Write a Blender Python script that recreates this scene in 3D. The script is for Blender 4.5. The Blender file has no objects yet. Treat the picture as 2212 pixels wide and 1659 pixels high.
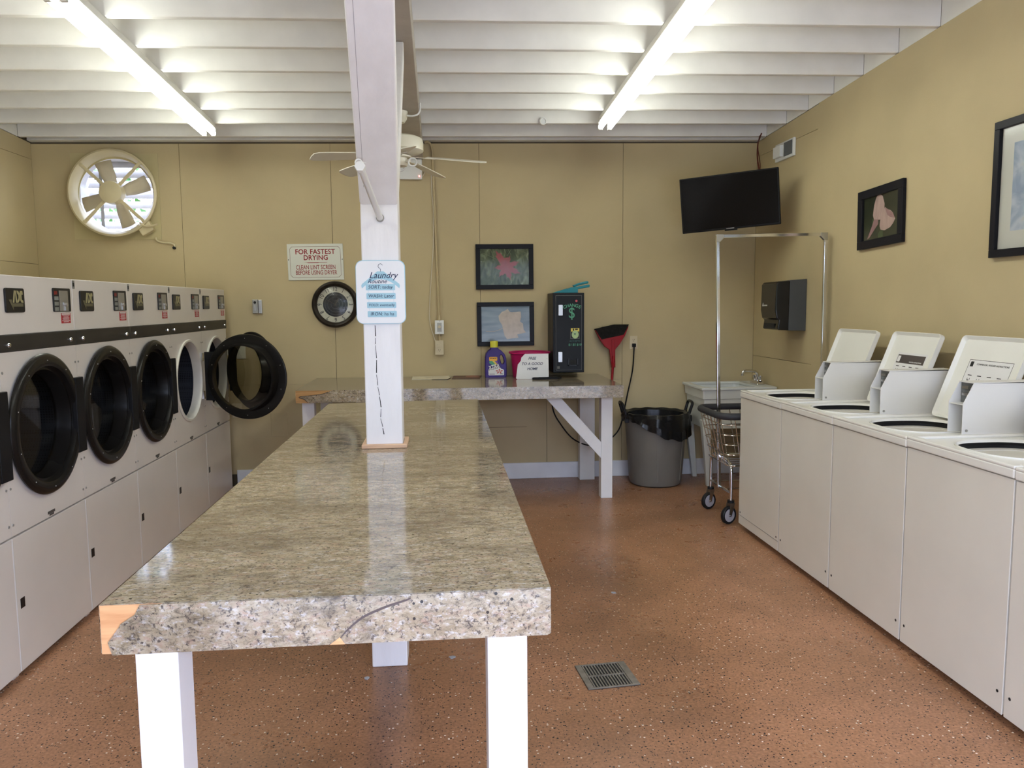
import bpy, bmesh, math, random
from mathutils import Vector, Matrix
random.seed(7)
sc = bpy.context.scene
COL = sc.collection
PI = math.pi

# ------------------------------------------------------------------ camera
CAMZ = 1.52
FPX = 1707.4
pit, yaw, rol = [math.radians(a) for a in (5.753, 5.026, -0.4626)]
fw = Vector((math.sin(yaw)*math.cos(pit), math.cos(yaw)*math.cos(pit), -math.sin(pit)))
rt0 = Vector((math.cos(yaw), -math.sin(yaw), 0)); up0 = rt0.cross(fw)
rt = rt0*math.cos(rol) + up0*math.sin(rol); up = up0*math.cos(rol) - rt0*math.sin(rol)
cam_d = bpy.data.cameras.new('camera'); cam = bpy.data.objects.new('camera', cam_d); COL.objects.link(cam)
cam_d.sensor_fit = 'HORIZONTAL'; cam_d.sensor_width = 36; cam_d.lens = FPX*36/2212; cam_d.clip_start = 0.02
cam.matrix_world = Matrix(((rt.x, up.x, -fw.x, 0), (rt.y, up.y, -fw.y, 0), (rt.z, up.z, -fw.z, CAMZ), (0, 0, 0, 1)))
sc.camera = cam

# ------------------------------------------------------------------ world (bright overcast day outside the open front)
SKY_STRENGTH = 8.6
TUBE_STRENGTH = 23.5
w = bpy.data.worlds.new('overcast_sky'); sc.world = w; w.use_nodes = True
wn = w.node_tree.nodes; wl = w.node_tree.links
bg = wn['Background']; bg.inputs[0].default_value = (0.93, 1.07, 1.46, 1); bg.inputs[1].default_value = SKY_STRENGTH
# the open shop front behind the camera: a portal guides the sky light through it
pd = bpy.data.lights.new('front_opening_portal', 'AREA'); pd.shape = 'RECTANGLE'; pd.size = 3.8; pd.size_y = 2.3
pd.cycles.is_portal = True
po = bpy.data.objects.new('front_opening_portal', pd); COL.objects.link(po)
po.location = (0.75, -0.62, 1.15); po.rotation_euler = (PI/2, 0, 0)
po.rotation_euler = (-PI/2, 0, PI)
# ------------------------------------------------------------------ view
sc.view_settings.view_transform = 'Standard'; sc.view_settings.look = 'None'
sc.view_settings.exposure = 0.0; sc.view_settings.gamma = 1.0; sc.view_settings.use_curve_mapping = False
sc.cycles.max_bounces = 8; sc.cycles.diffuse_bounces = 5; sc.cycles.glossy_bounces = 4
sc.cycles.transparent_max_bounces = 12; sc.cycles.caustics_reflective = False; sc.cycles.caustics_refractive = False
sc.cycles.sample_clamp_indirect = 6.0; sc.cycles.blur_glossy = 0.5

# ------------------------------------------------------------------ material helpers
def S(r, g, b):
    f = lambda c: (c/255/12.92) if c/255 <= 0.04045 else ((c/255+0.055)/1.055)**2.4
    return (f(r), f(g), f(b), 1)
MATS = {}
def mat(name, col, rough=0.5, metal=0.0, var=0.08, vscale=6.0, bump=0.0, bscale=80.0, spec=0.5, coat=0.0, emit=None, stretch=None):
    """principled with a mottled procedural colour and optional fine bump"""
    if name in MATS: return MATS[name]
    m = bpy.data.materials.new(name); m.use_nodes = True; MATS[name] = m
    n, l = m.node_tree.nodes, m.node_tree.links
    b = n['Principled BSDF']
    tc = n.new('ShaderNodeTexCoord')
    mp = n.new('ShaderNodeMapping'); l.new(tc.outputs['Object'], mp.inputs[0])
    if stretch: mp.inputs['Scale'].default_value = stretch
    ns = n.new('ShaderNodeTexNoise'); ns.inputs['Scale'].default_value = vscale; ns.inputs['Detail'].default_value = 6
    l.new(mp.outputs[0], ns.inputs['Vector'])
    cr = n.new('ShaderNodeValToRGB')
    c = Vector(col[:3])
    lo, hi = c*(1-var), c*(1+var)
    cr.color_ramp.elements[0].position = 0.3; cr.color_ramp.elements[0].color = (*lo, 1)
    cr.color_ramp.elements[1].position = 0.7; cr.color_ramp.elements[1].color = (*[min(x, 0.98) for x in hi], 1)
    l.new(ns.outputs['Fac'], cr.inputs[0]); l.new(cr.outputs[0], b.inputs['Base Color'])
    b.inputs['Roughness'].default_value = rough; b.inputs['Metallic'].default_value = metal
    b.inputs['Specular IOR Level'].default_value = spec; b.inputs['Coat Weight'].default_value = coat
    b.inputs['Coat Roughness'].default_value = 0.05
    if bump:
        n2 = n.new('ShaderNodeTexNoise'); n2.inputs['Scale'].default_value = bscale; n2.inputs['Detail'].default_value = 4
        l.new(mp.outputs[0], n2.inputs['Vector'])
        bp = n.new('ShaderNodeBump'); bp.inputs['Strength'].default_value = bump; bp.inputs['Distance'].default_value = 0.004
        l.new(n2.outputs['Fac'], bp.inputs['Height']); l.new(bp.outputs[0], b.inputs['Normal'])
    if emit:
        b.inputs['Emission Color'].default_value = emit[0]; b.inputs['Emission Strength'].default_value = emit[1]
    return m
def ramp(n, stops):
    r = n.new('ShaderNodeValToRGB'); e = r.color_ramp.elements
    e[0].position, e[0].color = stops[0]; e[1].position, e[1].color = stops[-1]
    for p, c in stops[1:-1]:
        k = e.new(p); k.color = c
    return r
def mixc(n, l, fac, a, b, mode='MIX'):
    m = n.new('ShaderNodeMix'); m.data_type = 'RGBA'; m.blend_type = mode
    for s, v in ((m.inputs[0], fac), (m.inputs[6], a), (m.inputs[7], b)):
        if hasattr(v, 'is_linked') or hasattr(v, 'links'): l.new(v, s)
        else: s.default_value = v
    return m.outputs[2]
def newmat(name):
    m = bpy.data.materials.new(name); m.use_nodes = True; MATS[name] = m
    return m, m.node_tree.nodes, m.node_tree.links, m.node_tree.nodes['Principled BSDF']

def mk_floor():
    m, n, l, b = newmat('speckled_epoxy_floor')
    tc = n.new('ShaderNodeTexCoord').outputs['Object']
    ns = n.new('ShaderNodeTexNoise'); ns.inputs['Scale'].default_value = .9; ns.inputs['Detail'].default_value = 9; ns.inputs['Roughness'].default_value = .66
    l.new(tc, ns.inputs['Vector'])
    base = ramp(n, [(0.3, (0.20, 0.10, 0.052, 1)), (0.5, (0.325, 0.162, 0.086, 1)), (0.72, (0.43, 0.215, 0.122, 1))]); l.new(ns.outputs['Fac'], base.inputs[0])
    # dark scuffs
    n3 = n.new('ShaderNodeTexNoise'); n3.inputs['Scale'].default_value = 1.7; n3.inputs['Detail'].default_value = 10; n3.inputs['Roughness'].default_value = .7
    l.new(tc, n3.inputs['Vector'])
    sr = ramp(n, [(0.52, (0, 0, 0, 1)), (0.80, (.38, .38, .38, 1))]); l.new(n3.outputs['Fac'], sr.inputs[0])
    c1 = mixc(n, l, sr.outputs[0], base.outputs[0], (0.15, 0.095, 0.07, 1))
    n4 = n.new('ShaderNodeTexNoise'); n4.inputs['Scale'].default_value = 90; l.new(tc, n4.inputs['Vector'])
    gr = ramp(n, [(0.35, (.8, .8, .8, 1)), (0.65, (1.12, 1.12, 1.12, 1))]); l.new(n4.outputs['Fac'], gr.inputs[0])
    c1 = mixc(n, l, 1.0, c1, gr.outputs[0], 'MULTIPLY')
    def chips(scale, lo, thr, off):
        mp = n.new('ShaderNodeMapping'); mp.inputs['Location'].default_value = (off, off*.7, 0); l.new(tc, mp.inputs[0])
        v = n.new('ShaderNodeTexVoronoi'); v.inputs['Scale'].default_value = scale; l.new(mp.outputs[0], v.inputs['Vector'])
        sx = n.new('ShaderNodeSeparateColor'); l.new(v.outputs['Color'], sx.inputs[0])
        a = n.new('ShaderNodeMath'); a.operation = 'LESS_THAN'; l.new(v.outputs['Distance'], a.inputs[0]); a.inputs[1].default_value = thr
        c = n.new('ShaderNodeMath'); c.operation = 'LESS_THAN'; l.new(sx.outputs[0], c.inputs[0]); c.inputs[1].default_value = lo
        d = n.new('ShaderNodeMath'); d.operation = 'MULTIPLY'; l.new(a.outputs[0], d.inputs[0]); l.new(c.outputs[0], d.inputs[1])
        return d.outputs[0]
    c2 = mixc(n, l, chips(75, .16, .29, 3.1), c1, (0.025, 0.02, 0.018, 1))
    c3 = mixc(n, l, chips(70, .10, .255, 11.3), c2, (0.66, 0.58, 0.48, 1))
    c4 = mixc(n, l, chips(130, .20, .33, 23.0), c3, (0.04, 0.03, 0.026, 1))
    l.new(c4, b.inputs['Base Color'])
    rr = ramp(n, [(0.3, (.22, .22, .22, 1)), (0.7, (.42, .42, .42, 1))]); l.new(n3.outputs['Fac'], rr.inputs[0]); l.new(rr.outputs[0], b.inputs['Roughness'])
    b.inputs['Specular IOR Level'].default_value = .28
    return m
def mk_laminate():
    m, n, l, b = newmat('granite_pattern_laminate')
    tc = n.new('ShaderNodeTexCoord').outputs['Object']
    mp = n.new('ShaderNodeMapping'); mp.inputs['Scale'].default_value = (.75, 1.5, 1.3); mp.inputs['Rotation'].default_value = (0, 0, .25); l.new(tc, mp.inputs[0])
    def noise(s, d, r, vec=mp.outputs[0], dist=0):
        x = n.new('ShaderNodeTexNoise'); x.inputs['Scale'].default_value = s; x.inputs['Detail'].default_value = d; x.inputs['Roughness'].default_value = r
        x.inputs['Distortion'].default_value = dist; l.new(vec, x.inputs['Vector']); return x.outputs['Fac']
    base = ramp(n, [(0.30, (.17, .130, .080, 1)), (0.44, (.31, .250, .165, 1)), (0.56, (.42, .355, .255, 1)), (0.74, (.50, .450, .37, 1))])
    l.new(noise(22, 10, .75, dist=.5), base.inputs[0])
    pink = ramp(n, [(0.52, (0, 0, 0, 1)), (0.66, (.6, .6, .6, 1))]); l.new(noise(44, 6, .65), pink.inputs[0])
    c = mixc(n, l, pink.outputs[0], base.outputs[0], (.38, .24, .18, 1))
    wht = ramp(n, [(0.53, (0, 0, 0, 1)), (0.66, (.75, .75, .75, 1))]); l.new(noise(80, 7, .7), wht.inputs[0])
    c = mixc(n, l, wht.outputs[0], c, (.58, .56, .55, 1))
    bigf = noise(2.3, 5, .58, dist=1.0)
    big = ramp(n, [(0.42, (0, 0, 0, 1)), (0.66, (.55, .55, .55, 1))]); l.new(bigf, big.inputs[0])
    c = mixc(n, l, big.outputs[0], c, (.13, .10, .072, 1))
    md = ramp(n, [(0.52, (0, 0, 0, 1)), (0.68, (.7, .7, .7, 1))]); l.new(noise(10, 9, .74, dist=.8), md.inputs[0])
    c = mixc(n, l, md.outputs[0], c, (.10, .078, .055, 1))
    dk = ramp(n, [(0.50, (0, 0, 0, 1)), (0.64, (.88, .88, .88, 1))]); l.new(noise(42, 12, .84, dist=.7), dk.inputs[0])
    c = mixc(n, l, dk.outputs[0], c, (.05, .04, .032, 1))
    sp = ramp(n, [(0.55, (0, 0, 0, 1)), (0.64, (.9, .9, .9, 1))]); l.new(noise(130, 5, .65, tc), sp.inputs[0])
    c = mixc(n, l, sp.outputs[0], c, (.06, .05, .045, 1))
    v = n.new('ShaderNodeTexVoronoi'); v.inputs['Scale'].default_value = 60; l.new(tc, v.inputs['Vector'])
    sx = n.new('ShaderNodeSeparateColor'); l.new(v.outputs['Color'], sx.inputs[0])
    a = n.new('ShaderNodeMath'); a.operation = 'LESS_THAN'; l.new(v.outputs['Distance'], a.inputs[0]); a.inputs[1].default_value = .2
    d = n.new('ShaderNodeMath'); d.operation = 'LESS_THAN'; l.new(sx.outputs[0], d.inputs[0]); d.inputs[1].default_value = .12
    e = n.new('ShaderNodeMath'); e.operation = 'MULTIPLY'; l.new(a.outputs[0], e.inputs[0]); l.new(d.outputs[0], e.inputs[1])
    c = mixc(n, l, e.outputs[0], c, (.02, .018, .018, 1))
    l.new(c, b.inputs['Base Color'])
    b.inputs['Roughness'].default_value = .075; b.inputs['Specular IOR Level'].default_value = .5
    return m
def mk_wood(name, c0, c1, scale=(3, 30, 30)):
    m, n, l, b = newmat(name)
    tc = n.new('ShaderNodeTexCoord').outputs['Object']
    mp = n.new('ShaderNodeMapping'); mp.inputs['Scale'].default_value = scale; l.new(tc, mp.inputs[0])
    x = n.new('ShaderNodeTexNoise'); x.inputs['Scale'].default_value = 2; x.inputs['Detail'].default_value = 5; x.inputs['Distortion'].default_value = .8; l.new(mp.outputs[0], x.inputs['Vector'])
    r = ramp(n, [(0.3, c0), (0.7, c1)]); l.new(x.outputs['Fac'], r.inputs[0]); l.new(r.outputs[0], b.inputs['Base Color'])
    b.inputs['Roughness'].default_value = .6
    return m
def mk_glass(name, tint, refl=1.0, rough=0.02):
    m, n, l, b = newmat(name); n.remove(b)
    out = n['Material Output']
    t = n.new('ShaderNodeBsdfTransparent'); t.inputs[0].default_value = tint
    g = n.new('ShaderNodeBsdfGlossy'); g.inputs['Roughness'].default_value = rough
    ge = n.new('ShaderNodeNewGeometry')
    dt = n.new('ShaderNodeVectorMath'); dt.operation = 'DOT_PRODUCT'; l.new(ge.outputs['Normal'], dt.inputs[0]); l.new(ge.outputs['Incoming'], dt.inputs[1])
    def mth(op, a, b=None):
        q = n.new('ShaderNodeMath'); q.operation = op
        for i, v in enumerate((a, b)):
            if v is None: continue
            if isinstance(v, (int, float)): q.inputs[i].default_value = v
            else: l.new(v, q.inputs[i])
        return q.outputs[0]
    sch = mth('ADD', mth('MULTIPLY', mth('POWER', mth('SUBTRACT', 1.0, mth('ABSOLUTE', dt.outputs['Value'])), 5.0), .96), .04)
    ml = n.new('ShaderNodeMath'); ml.operation = 'MULTIPLY'; l.new(sch, ml.inputs[0]); ml.inputs[1].default_value = refl
    mx = n.new('ShaderNodeMixShader'); l.new(ml.outputs[0], mx.inputs[0]); l.new(t.outputs[0], mx.inputs[1]); l.new(g.outputs[0], mx.inputs[2])
    l.new(mx.outputs[0], out.inputs[0])
    return m
def mk_print(name, kind):
    """printed picture background: flat print behind glass"""
    m, n, l, b = newmat(name)
    tc = n.new('ShaderNodeTexCoord').outputs['Object']
    mp = n.new('ShaderNodeMapping'); l.new(tc, mp.inputs[0])
    x = n.new('ShaderNodeTexNoise'); x.inputs['Detail'].default_value = 8; l.new(mp.outputs[0], x.inputs['Vector'])
    if kind == 'grass':
        mp.inputs['Scale'].default_value = (1.0, 1, .45); mp.inputs['Rotation'].default_value = (0, .6, 0); x.inputs['Scale'].default_value = 22; x.inputs['Distortion'].default_value = 1.5
        r = ramp(n, [(0.3, (.02, .025, .015, 1)), (0.5, (.07, .09, .045, 1)), (0.62, (.13, .15, .08, 1)), (.75, (.3, .32, .2, 1))])
    elif kind == 'planks':
        mp.inputs['Scale'].default_value = (.25, 1, 1.6); x.inputs['Scale'].default_value = 14
        r = ramp(n, [(0.3, (.20, .24, .33, 1)), (0.7, (.36, .41, .52, 1))])
    elif kind == 'dark_green':
        x.inputs['Scale'].default_value = 5
        r = ramp(n, [(0.3, (.022, .027, .017, 1)), (0.7, (.055, .062, .035, 1))])
    elif kind == 'watercolour':
        x.inputs['Scale'].default_value = 7; x.inputs['Distortion'].default_value = 1.0
        r = ramp(n, [(0.25, (.20, .26, .42, 1)), (0.45, (.38, .45, .60, 1)), (0.62, (.62, .66, .76, 1)), (0.8, (.70, .66, .62, 1))])
    l.new(x.outputs['Fac'], r.inputs[0]); l.new(r.outputs[0], b.inputs['Base Color'])
    b.inputs['Roughness'].default_value = .6; b.inputs['Specular IOR Level'].default_value = .1
    return m
def mk_drum():
    m, n, l, b = newmat('perforated_steel_drum')
    tc = n.new('ShaderNodeTexCoord').outputs['Object']
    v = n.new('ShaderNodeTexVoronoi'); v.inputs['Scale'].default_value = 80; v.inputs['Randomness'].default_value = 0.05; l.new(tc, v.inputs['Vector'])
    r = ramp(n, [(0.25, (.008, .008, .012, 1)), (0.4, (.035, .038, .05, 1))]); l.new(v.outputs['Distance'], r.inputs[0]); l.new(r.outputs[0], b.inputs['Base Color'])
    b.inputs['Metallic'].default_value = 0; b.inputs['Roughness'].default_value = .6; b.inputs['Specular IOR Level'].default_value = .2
    return m
def mk_emit(name, col, s):
    m, n, l, b = newmat(name)
    b.inputs['Base Color'].default_value = (.9, .9, .9, 1); b.inputs['Emission Color'].default_value = col; b.inputs['Emission Strength'].default_value = s
    return m

FLOOR = mk_floor(); LAM = mk_laminate(); DRUM = mk_drum()
WALL = mat('tan_wall_paint', (.50, .41, .245), .62, var=.07, vscale=1.6, bump=.12, bscale=140, spec=.3)
SEAM = mat('dark_gap', (.09, .07, .045), .9)
CEIL = mat('white_ceiling_paint', (.80, .785, .745), .55, var=.05, vscale=5, bump=.1, bscale=30)
POSTW = mat('white_post_paint', (.80, .79, .80), .5, var=.04, vscale=14, bump=.35, bscale=40, stretch=(1, 1, .25))
BASEW = mat('white_baseboard_paint', (.74, .75, .80), .45, var=.06)
LEGW = mat('white_leg_paint', (.82, .82, .83), .5, var=.03, bump=.15, bscale=40)
DRY = mat('dryer_enamel', (.77, .73, .69), .28, var=.03, vscale=3)
WASH = mat('washer_enamel', (.73, .70, .635), .25, var=.03, vscale=3)
WASHTOP = mat('washer_top_enamel', (.80, .785, .74), .22, var=.02)
BOXM = mat('meter_case_enamel', (.74, .725, .70), .35, var=.02)
LIDIN = mat('lid_inner_enamel', (.82, .81, .76), .35, var=.02)
BLACKP = mat('black_plastic', (.012, .012, .013), .30, var=.15, spec=0.25)
BLACKD = mat('dryer_door_black', (.010, .009, .008), .24, var=.15, spec=0.22)
BLACKM = mat('matte_black', (.010, .010, .011), .55, var=.15, spec=0.15)
BROWNB = mat('dark_trim_band', (.030, .027, .024), .42, var=.12, spec=0.25)
CHROME = mat('chrome', (.78, .78, .80), .12, 1.0, var=.03)
STEEL = mat('steel', (.55, .55, .55), .3, 1.0, var=.05)
GREYM = mat('grey_metal', (.38, .37, .34), .4, .6, var=.08)
DARKIN = mat('dark_interior', (.01, .01, .01), .8)
FANW = mat('fan_cream_enamel', (.74, .71, .60), .3, var=.03)
EXH = mat('exhaust_fan_paint', (.60, .52, .33), .4, var=.05)
PLATE = mat('fan_mounting_plate', (.50, .43, .24), .5, var=.05)
WHITEP = mat('white_plastic', (.78, .79, .78), .35, var=.02)
CREAMP = mat('cream_plastic', (.60, .52, .36), .45, var=.04)
BEIGEC = mat('tan_conduit', (.48, .385, .22), .5, var=.05)
CREAMW = mat('cream_cord', (.66, .60, .48), .5, var=.04)
WOODO = mk_wood('exposed_pine', S(196, 140, 92), S(222, 172, 122))
WOODE = mk_wood('exposed_core_wood', S(150, 110, 62), S(176, 132, 80))
TRIMW = mk_wood('trim_wood', S(196, 160, 130), S(216, 182, 150))
GLASS_DOOR = mk_glass('tinted_door_glass', (.80, .79, .75, 1), .8)
GLASS_PIC = mk_glass('picture_glass', (.96, .97, .97, 1), 1.1, .14)
SIGNW = mat('sign_white', (.72, .73, .66), .35, var=.02)
REDT = mat('sign_red', S(140, 22, 28), .5, var=.04)
BROWNT = mat('sign_brown_line', S(120, 85, 70), .5)
INK = mat('ink', (.03, .03, .035), .6, spec=0.1)
CLOCKF = mat('clock_face_cream', (.60, .58, .48), .5, var=.12, vscale=20)
CLOCKC = mat('clock_centre_dark', (.028, .03, .035), .35, var=.5, vscale=25, spec=0.15)
CLOCKR = mat('clock_rim_bronze', (.022, .016, .012), .4, var=.4, vscale=20, bump=.3, bscale=60, spec=0.2)
BLUEB = mat('board_light_blue', S(160, 200, 216), .5, var=.04)
BOARDW = mat('board_white', (.78, .79, .81), .4, var=.02)
NAVY = mat('navy_ink', S(42, 50, 80), .6, spec=0.1)
PICFR = mat('picture_frame_black', (.012, .012, .016), .35, var=.1, spec=0.12)
MATW = mat('picture_mount_white', (.74, .71, .65), .6, var=.02)
REDLEAF = mat('red_leaf_print', S(150, 50, 62), .6, var=.18, vscale=30)
PALELEAF = mat('pale_leaf_print', S(205, 180, 165), .6, var=.12, vscale=26)
PETAL = mat('pink_petal_print', S(205, 172, 165), .6, var=.14, vscale=40, stretch=(1, 1, .3))
PETALD = mat('rose_petal_print', S(172, 128, 130), .6, var=.12, vscale=40)
STEMG = mat('green_stem_print', S(58, 78, 34), .6, var=.2, vscale=30)
P_GRASS = mk_print('grass_print', 'grass'); P_PLANK = mk_print('plank_print', 'planks')
P_DARK = mk_print('dark_green_print', 'dark_green'); P_WATER = mk_print('watercolour_print', 'watercolour')
CHG = mat('change_machine_black', (.010, .011, .013), .38, var=.1, spec=0.15)
CHGL = mat('change_machine_line', (.12, .12, .12), .4, spec=0.2)
GREENP = mat('green_print', S(80, 150, 120), .6, var=.05)
GREENT = mat('teal_print', S(45, 85, 85), .6)
YELP = mat('yellow_print', S(215, 195, 90), .6, var=.05)
NOTEP = mat('banknote_print', S(165, 190, 140), .6, var=.1, vscale=60)
TEAL = mat('teal_plastic', S(18, 120, 135), .3, var=.04, spec=0.3)
PURPLE = mat('purple_plastic', S(52, 32, 110), .28, var=.06, spec=0.2)
YCAP = mat('yellow_cap', S(205, 200, 60), .35, var=.04)
LABW = mat('label_white', (.78, .77, .77), .45, var=.02)
ORANGE = mat('label_orange', S(232, 170, 60), .5)
PINK = mat('magenta_plastic', S(168, 24, 86), .35, var=.05, spec=0.25)
PAPER = mat('white_paper', (.76, .76, .77), .65, var=.03, vscale=15)
PAPERC = mat('cream_paper', (.66, .60, .46), .65, var=.05, vscale=15)
PAPERB = mat('brown_leaflet', S(92, 62, 52), .5, var=.25, vscale=12)
BROOMR = mat('broom_red', S(140, 18, 28), .38, var=.06, spec=0.2)
BRIST = mat('broom_bristle', (.014, .013, .012), .8, var=.3, vscale=60, spec=0.1)
SINKM = mat('sink_white', (.66, .68, .66), .35, var=.03)
TRASH = mat('grey_bin_plastic', (.175, .165, .145), .45, var=.06, spec=0.25)
BAG = mat('black_bag', (.010, .010, .010), .22, var=.2, spec=0.35)
RUBBER = mat('black_rubber', (.012, .012, .013), .5, spec=0.2)
WHEELG = mat('grey_wheel_hub', (.42, .41, .44), .4)
BUMPER = mat('charcoal_bumper', (.035, .036, .042), .5, var=.1, spec=0.25)
TVM = mat('tv_bezel', (.008, .008, .009), .3, spec=0.15)
TVS = mat('tv_screen', (.004, .004, .005), .12, var=.05, spec=0.2)
DISPB = mat('dispenser_smoke_black', (.014, .013, .013), .14, var=.1, spec=0.4)
DISPG = mat('dispenser_grey', (.075, .078, .082), .5, var=.05, spec=0.25)
GRATE = mat('drain_cast_iron', (.17, .15, .12), .6, .1, var=.25, vscale=30)
REDST = mat('red_sticker', S(178, 34, 44), .5, var=.04)
LOGOG = mat('logo_cream', S(176, 170, 130), .35, .3)
LOGOD = mat('logo_olive', S(110, 106, 82), .4, .3)
TAGM = mat('number_tag_grey', (.26, .26, .25), .4, .4)
CONC = mat('outside_concrete', (.50, .48, .45), .8, var=.12, vscale=2)
LEAFM = mat('outside_leaf', (.09, .22, .05), .5, var=.4, vscale=9)
LOUV = mat('louvre_white', (.72, .70, .70), .5, var=.10, vscale=9)
REDLED = mk_emit('red_led', (1, .12, .1, 1), 6)
PICKRED = mat('display_red', S(120, 30, 30), .4)
CABLER = mat('red_brown_cable', S(95, 38, 28), .5)
LITTER = mat('grey_lint', (.35, .36, .40), .8)
CHARC = mat('charcoal_frame', (.02, .02, .02), .4, spec=0.15)
TUBE = mk_emit('fluorescent_tube', (.96, 1.0, .90, 1), TUBE_STRENGTH)
CHANNEL = mat('fixture_channel_white', (.80, .79, .74), .4, var=.02)

# ------------------------------------------------------------------ mesh helpers
ORG = {}
class Fr:
    def __init__(s, o=(0, 0, 0), r=(1, 0, 0), u=(0, 1, 0)):
        s.o, s.r, s.u = Vector(o), Vector(r).normalized(), Vector(u).normalized(); s.n = s.r.cross(s.u)
    def __call__(s, p): return s.o + s.r*p[0] + s.u*p[1] + s.n*p[2]
WORLD = Fr()
class MB:
    def __init__(s, fr=WORLD): s.v, s.f, s.fr = [], [], fr
    def add(s, vs, fs):
        o = len(s.v); s.v += [s.fr(p) for p in vs]; s.f += [tuple(i+o for i in q) for q in fs]; return s
    def hexa(s, p):
        return s.add(p, [(0, 3, 2, 1), (4, 5, 6, 7), (0, 1, 5, 4), (1, 2, 6, 5), (2, 3, 7, 6), (3, 0, 4, 7)])
    def box(s, x0, x1, y0, y1, z0, z1):
        return s.hexa([(x0, y0, z0), (x1, y0, z0), (x1, y1, z0), (x0, y1, z0), (x0, y0, z1), (x1, y0, z1), (x1, y1, z1), (x0, y1, z1)])
    def prism(s, poly, c0, c1):
        n = len(poly)
        vs = [(a, b, c0) for a, b in poly] + [(a, b, c1) for a, b in poly]
        return s.add(vs, [tuple(range(n))[::-1], tuple(range(n, 2*n))] + [(i, (i+1) % n, (i+1) % n+n, i+n) for i in range(n)])
    def cyl(s, p0, p1, r0, r1=None, n=16, caps=True):
        r1 = r0 if r1 is None else r1
        return s.lathe([(r0, 0), (r1, 1)], p0, p1, n, caps)
    def lathe(s, prof, p0, p1, n=32, caps=False, unit=False):
        """profile (radius, t) along p0->p1; unit: t in metres"""
        p0, p1 = Vector(p0), Vector(p1); d = p1-p0; L = d.length; d = d/L
        a = Vector((0, 0, 1)) if abs(d.z) < .9 else Vector((1, 0, 0))
        e1 = d.cross(a).normalized(); e2 = d.cross(e1)
        vs, fs = [], []
        for r, t in prof:
            c = p0 + d*(t if unit else t*L)
            for k in range(n):
                th = 2*PI*k/n; vs.append(c + e1*(r*math.cos(th)) + e2*(r*math.sin(th)))
        m = len(prof)
        for i in range(m-1):
            for k in range(n):
                k2 = (k+1) % n; fs.append((i*n+k, i*n+k2, (i+1)*n+k2, (i+1)*n+k))
        if caps: fs += [tuple(range(n))[::-1], tuple(range((m-1)*n, m*n))]
        return s.add(vs, fs)
    def tube(s, pts, r, n=8, closed=False):
        pts = [Vector(p) for p in pts]; m = len(pts); vs, fs = [], []
        prev = None
        for i, p in enumerate(pts):
            a = pts[(i-1) % m] if (closed or i > 0) else p; b = pts[(i+1) % m] if (closed or i < m-1) else p
            t = (b-a).normalized()
            if prev is None:
                ref = Vector((0, 0, 1)) if abs(t.z) < .9 else Vector((1, 0, 0)); e = t.cross(ref).normalized()
            else:
                e = (prev - t*prev.dot(t)).normalized()
            prev = e; g = t.cross(e)
            rr = r[i] if isinstance(r, (list, tuple)) else r
            for k in range(n):
                th = 2*PI*k/n; vs.append(p + e*(rr*math.cos(th)) + g*(rr*math.sin(th)))
        for i in range(m if closed else m-1):
            j = (i+1) % m
            for k in range(n):
                k2 = (k+1) % n; fs.append((i*n+k, i*n+k2, j*n+k2, j*n+k))
        if not closed: fs += [tuple(range(n))[::-1], tuple(range((m-1)*n, m*n))]
        return s.add(vs, fs)
    def ringplate(s, rect, hole, c0, c1):
        """plate rect (a0,a1,b0,b1) with a hole given as list of (a,b), between c0 and c1"""
        n = len(hole); a0, a1, b0, b1 = rect
        ca = sum(p[0] for p in hole)/n; cb = sum(p[1] for p in hole)/n
        out = []
        for (a, b) in hole:
            da, db = a-ca, b-cb; t = 1e9
            if da > 1e-9: t = min(t, (a1-ca)/da)
            if da < -1e-9: t = min(t, (a0-ca)/da)
            if db > 1e-9: t = min(t, (b1-cb)/db)
            if db < -1e-9: t = min(t, (b0-cb)/db)
            out.append([ca+da*t, cb+db*t])
        for corner in ((a0, b0), (a1, b0), (a1, b1), (a0, b1)):
            i = min(range(n), key=lambda k: (out[k][0]-corner[0])**2+(out[k][1]-corner[1])**2); out[i] = list(corner)
        vs = [(a, b, c1) for a, b in out] + [(a, b, c1) for a, b in hole] + [(a, b, c0) for a, b in out] + [(a, b, c0) for a, b in hole]
        fs = []
        for k in range(n):
            j = (k+1) % n
            fs += [(k, j, n+j, n+k), (2*n+k, 3*n+k, 3*n+j, 2*n+j), (k, 2*n+k, 2*n+j, j), (n+k, n+j, 3*n+j, 3*n+k)]
        return s.add(vs, fs)
    def build(s, name, m, parent=None, smooth=False, bev=0, seg=2, org=None, auto=None):
        o0 = Vector(org) if org is not None else (ORG[parent.name] if parent else Vector((0, 0, 0)))
        me = bpy.data.meshes.new(name); me.from_pydata([tuple(v-o0) for v in s.v], [], s.f); me.update()
        b = bmesh.new(); b.from_mesh(me); bmesh.ops.recalc_face_normals(b, faces=b.faces); b.to_mesh(me); b.free()
        me.materials.append(m)
        if smooth:
            me.polygons.foreach_set('use_smooth', [True]*len(me.polygons))
            me.set_sharp_from_angle(angle=math.radians(38))
        o = bpy.data.objects.new(name, me); COL.objects.link(o)
        if parent:
            o.parent = parent
            if org is not None: o.location = Vector(org) - ORG[parent.name]
        elif org is not None: o.location = org
        ORG[o.name] = o0.copy()
        if bev:
            md = o.modifiers.new('bevel', 'BEVEL'); md.width = bev; md.segments = seg; md.limit_method = 'ANGLE'; md.angle_limit = math.radians(40)
        return o
def tag(o, label, cat, group=None):
    o['label'] = label; o['category'] = cat
    if group: o['group'] = group
    return o
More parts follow.
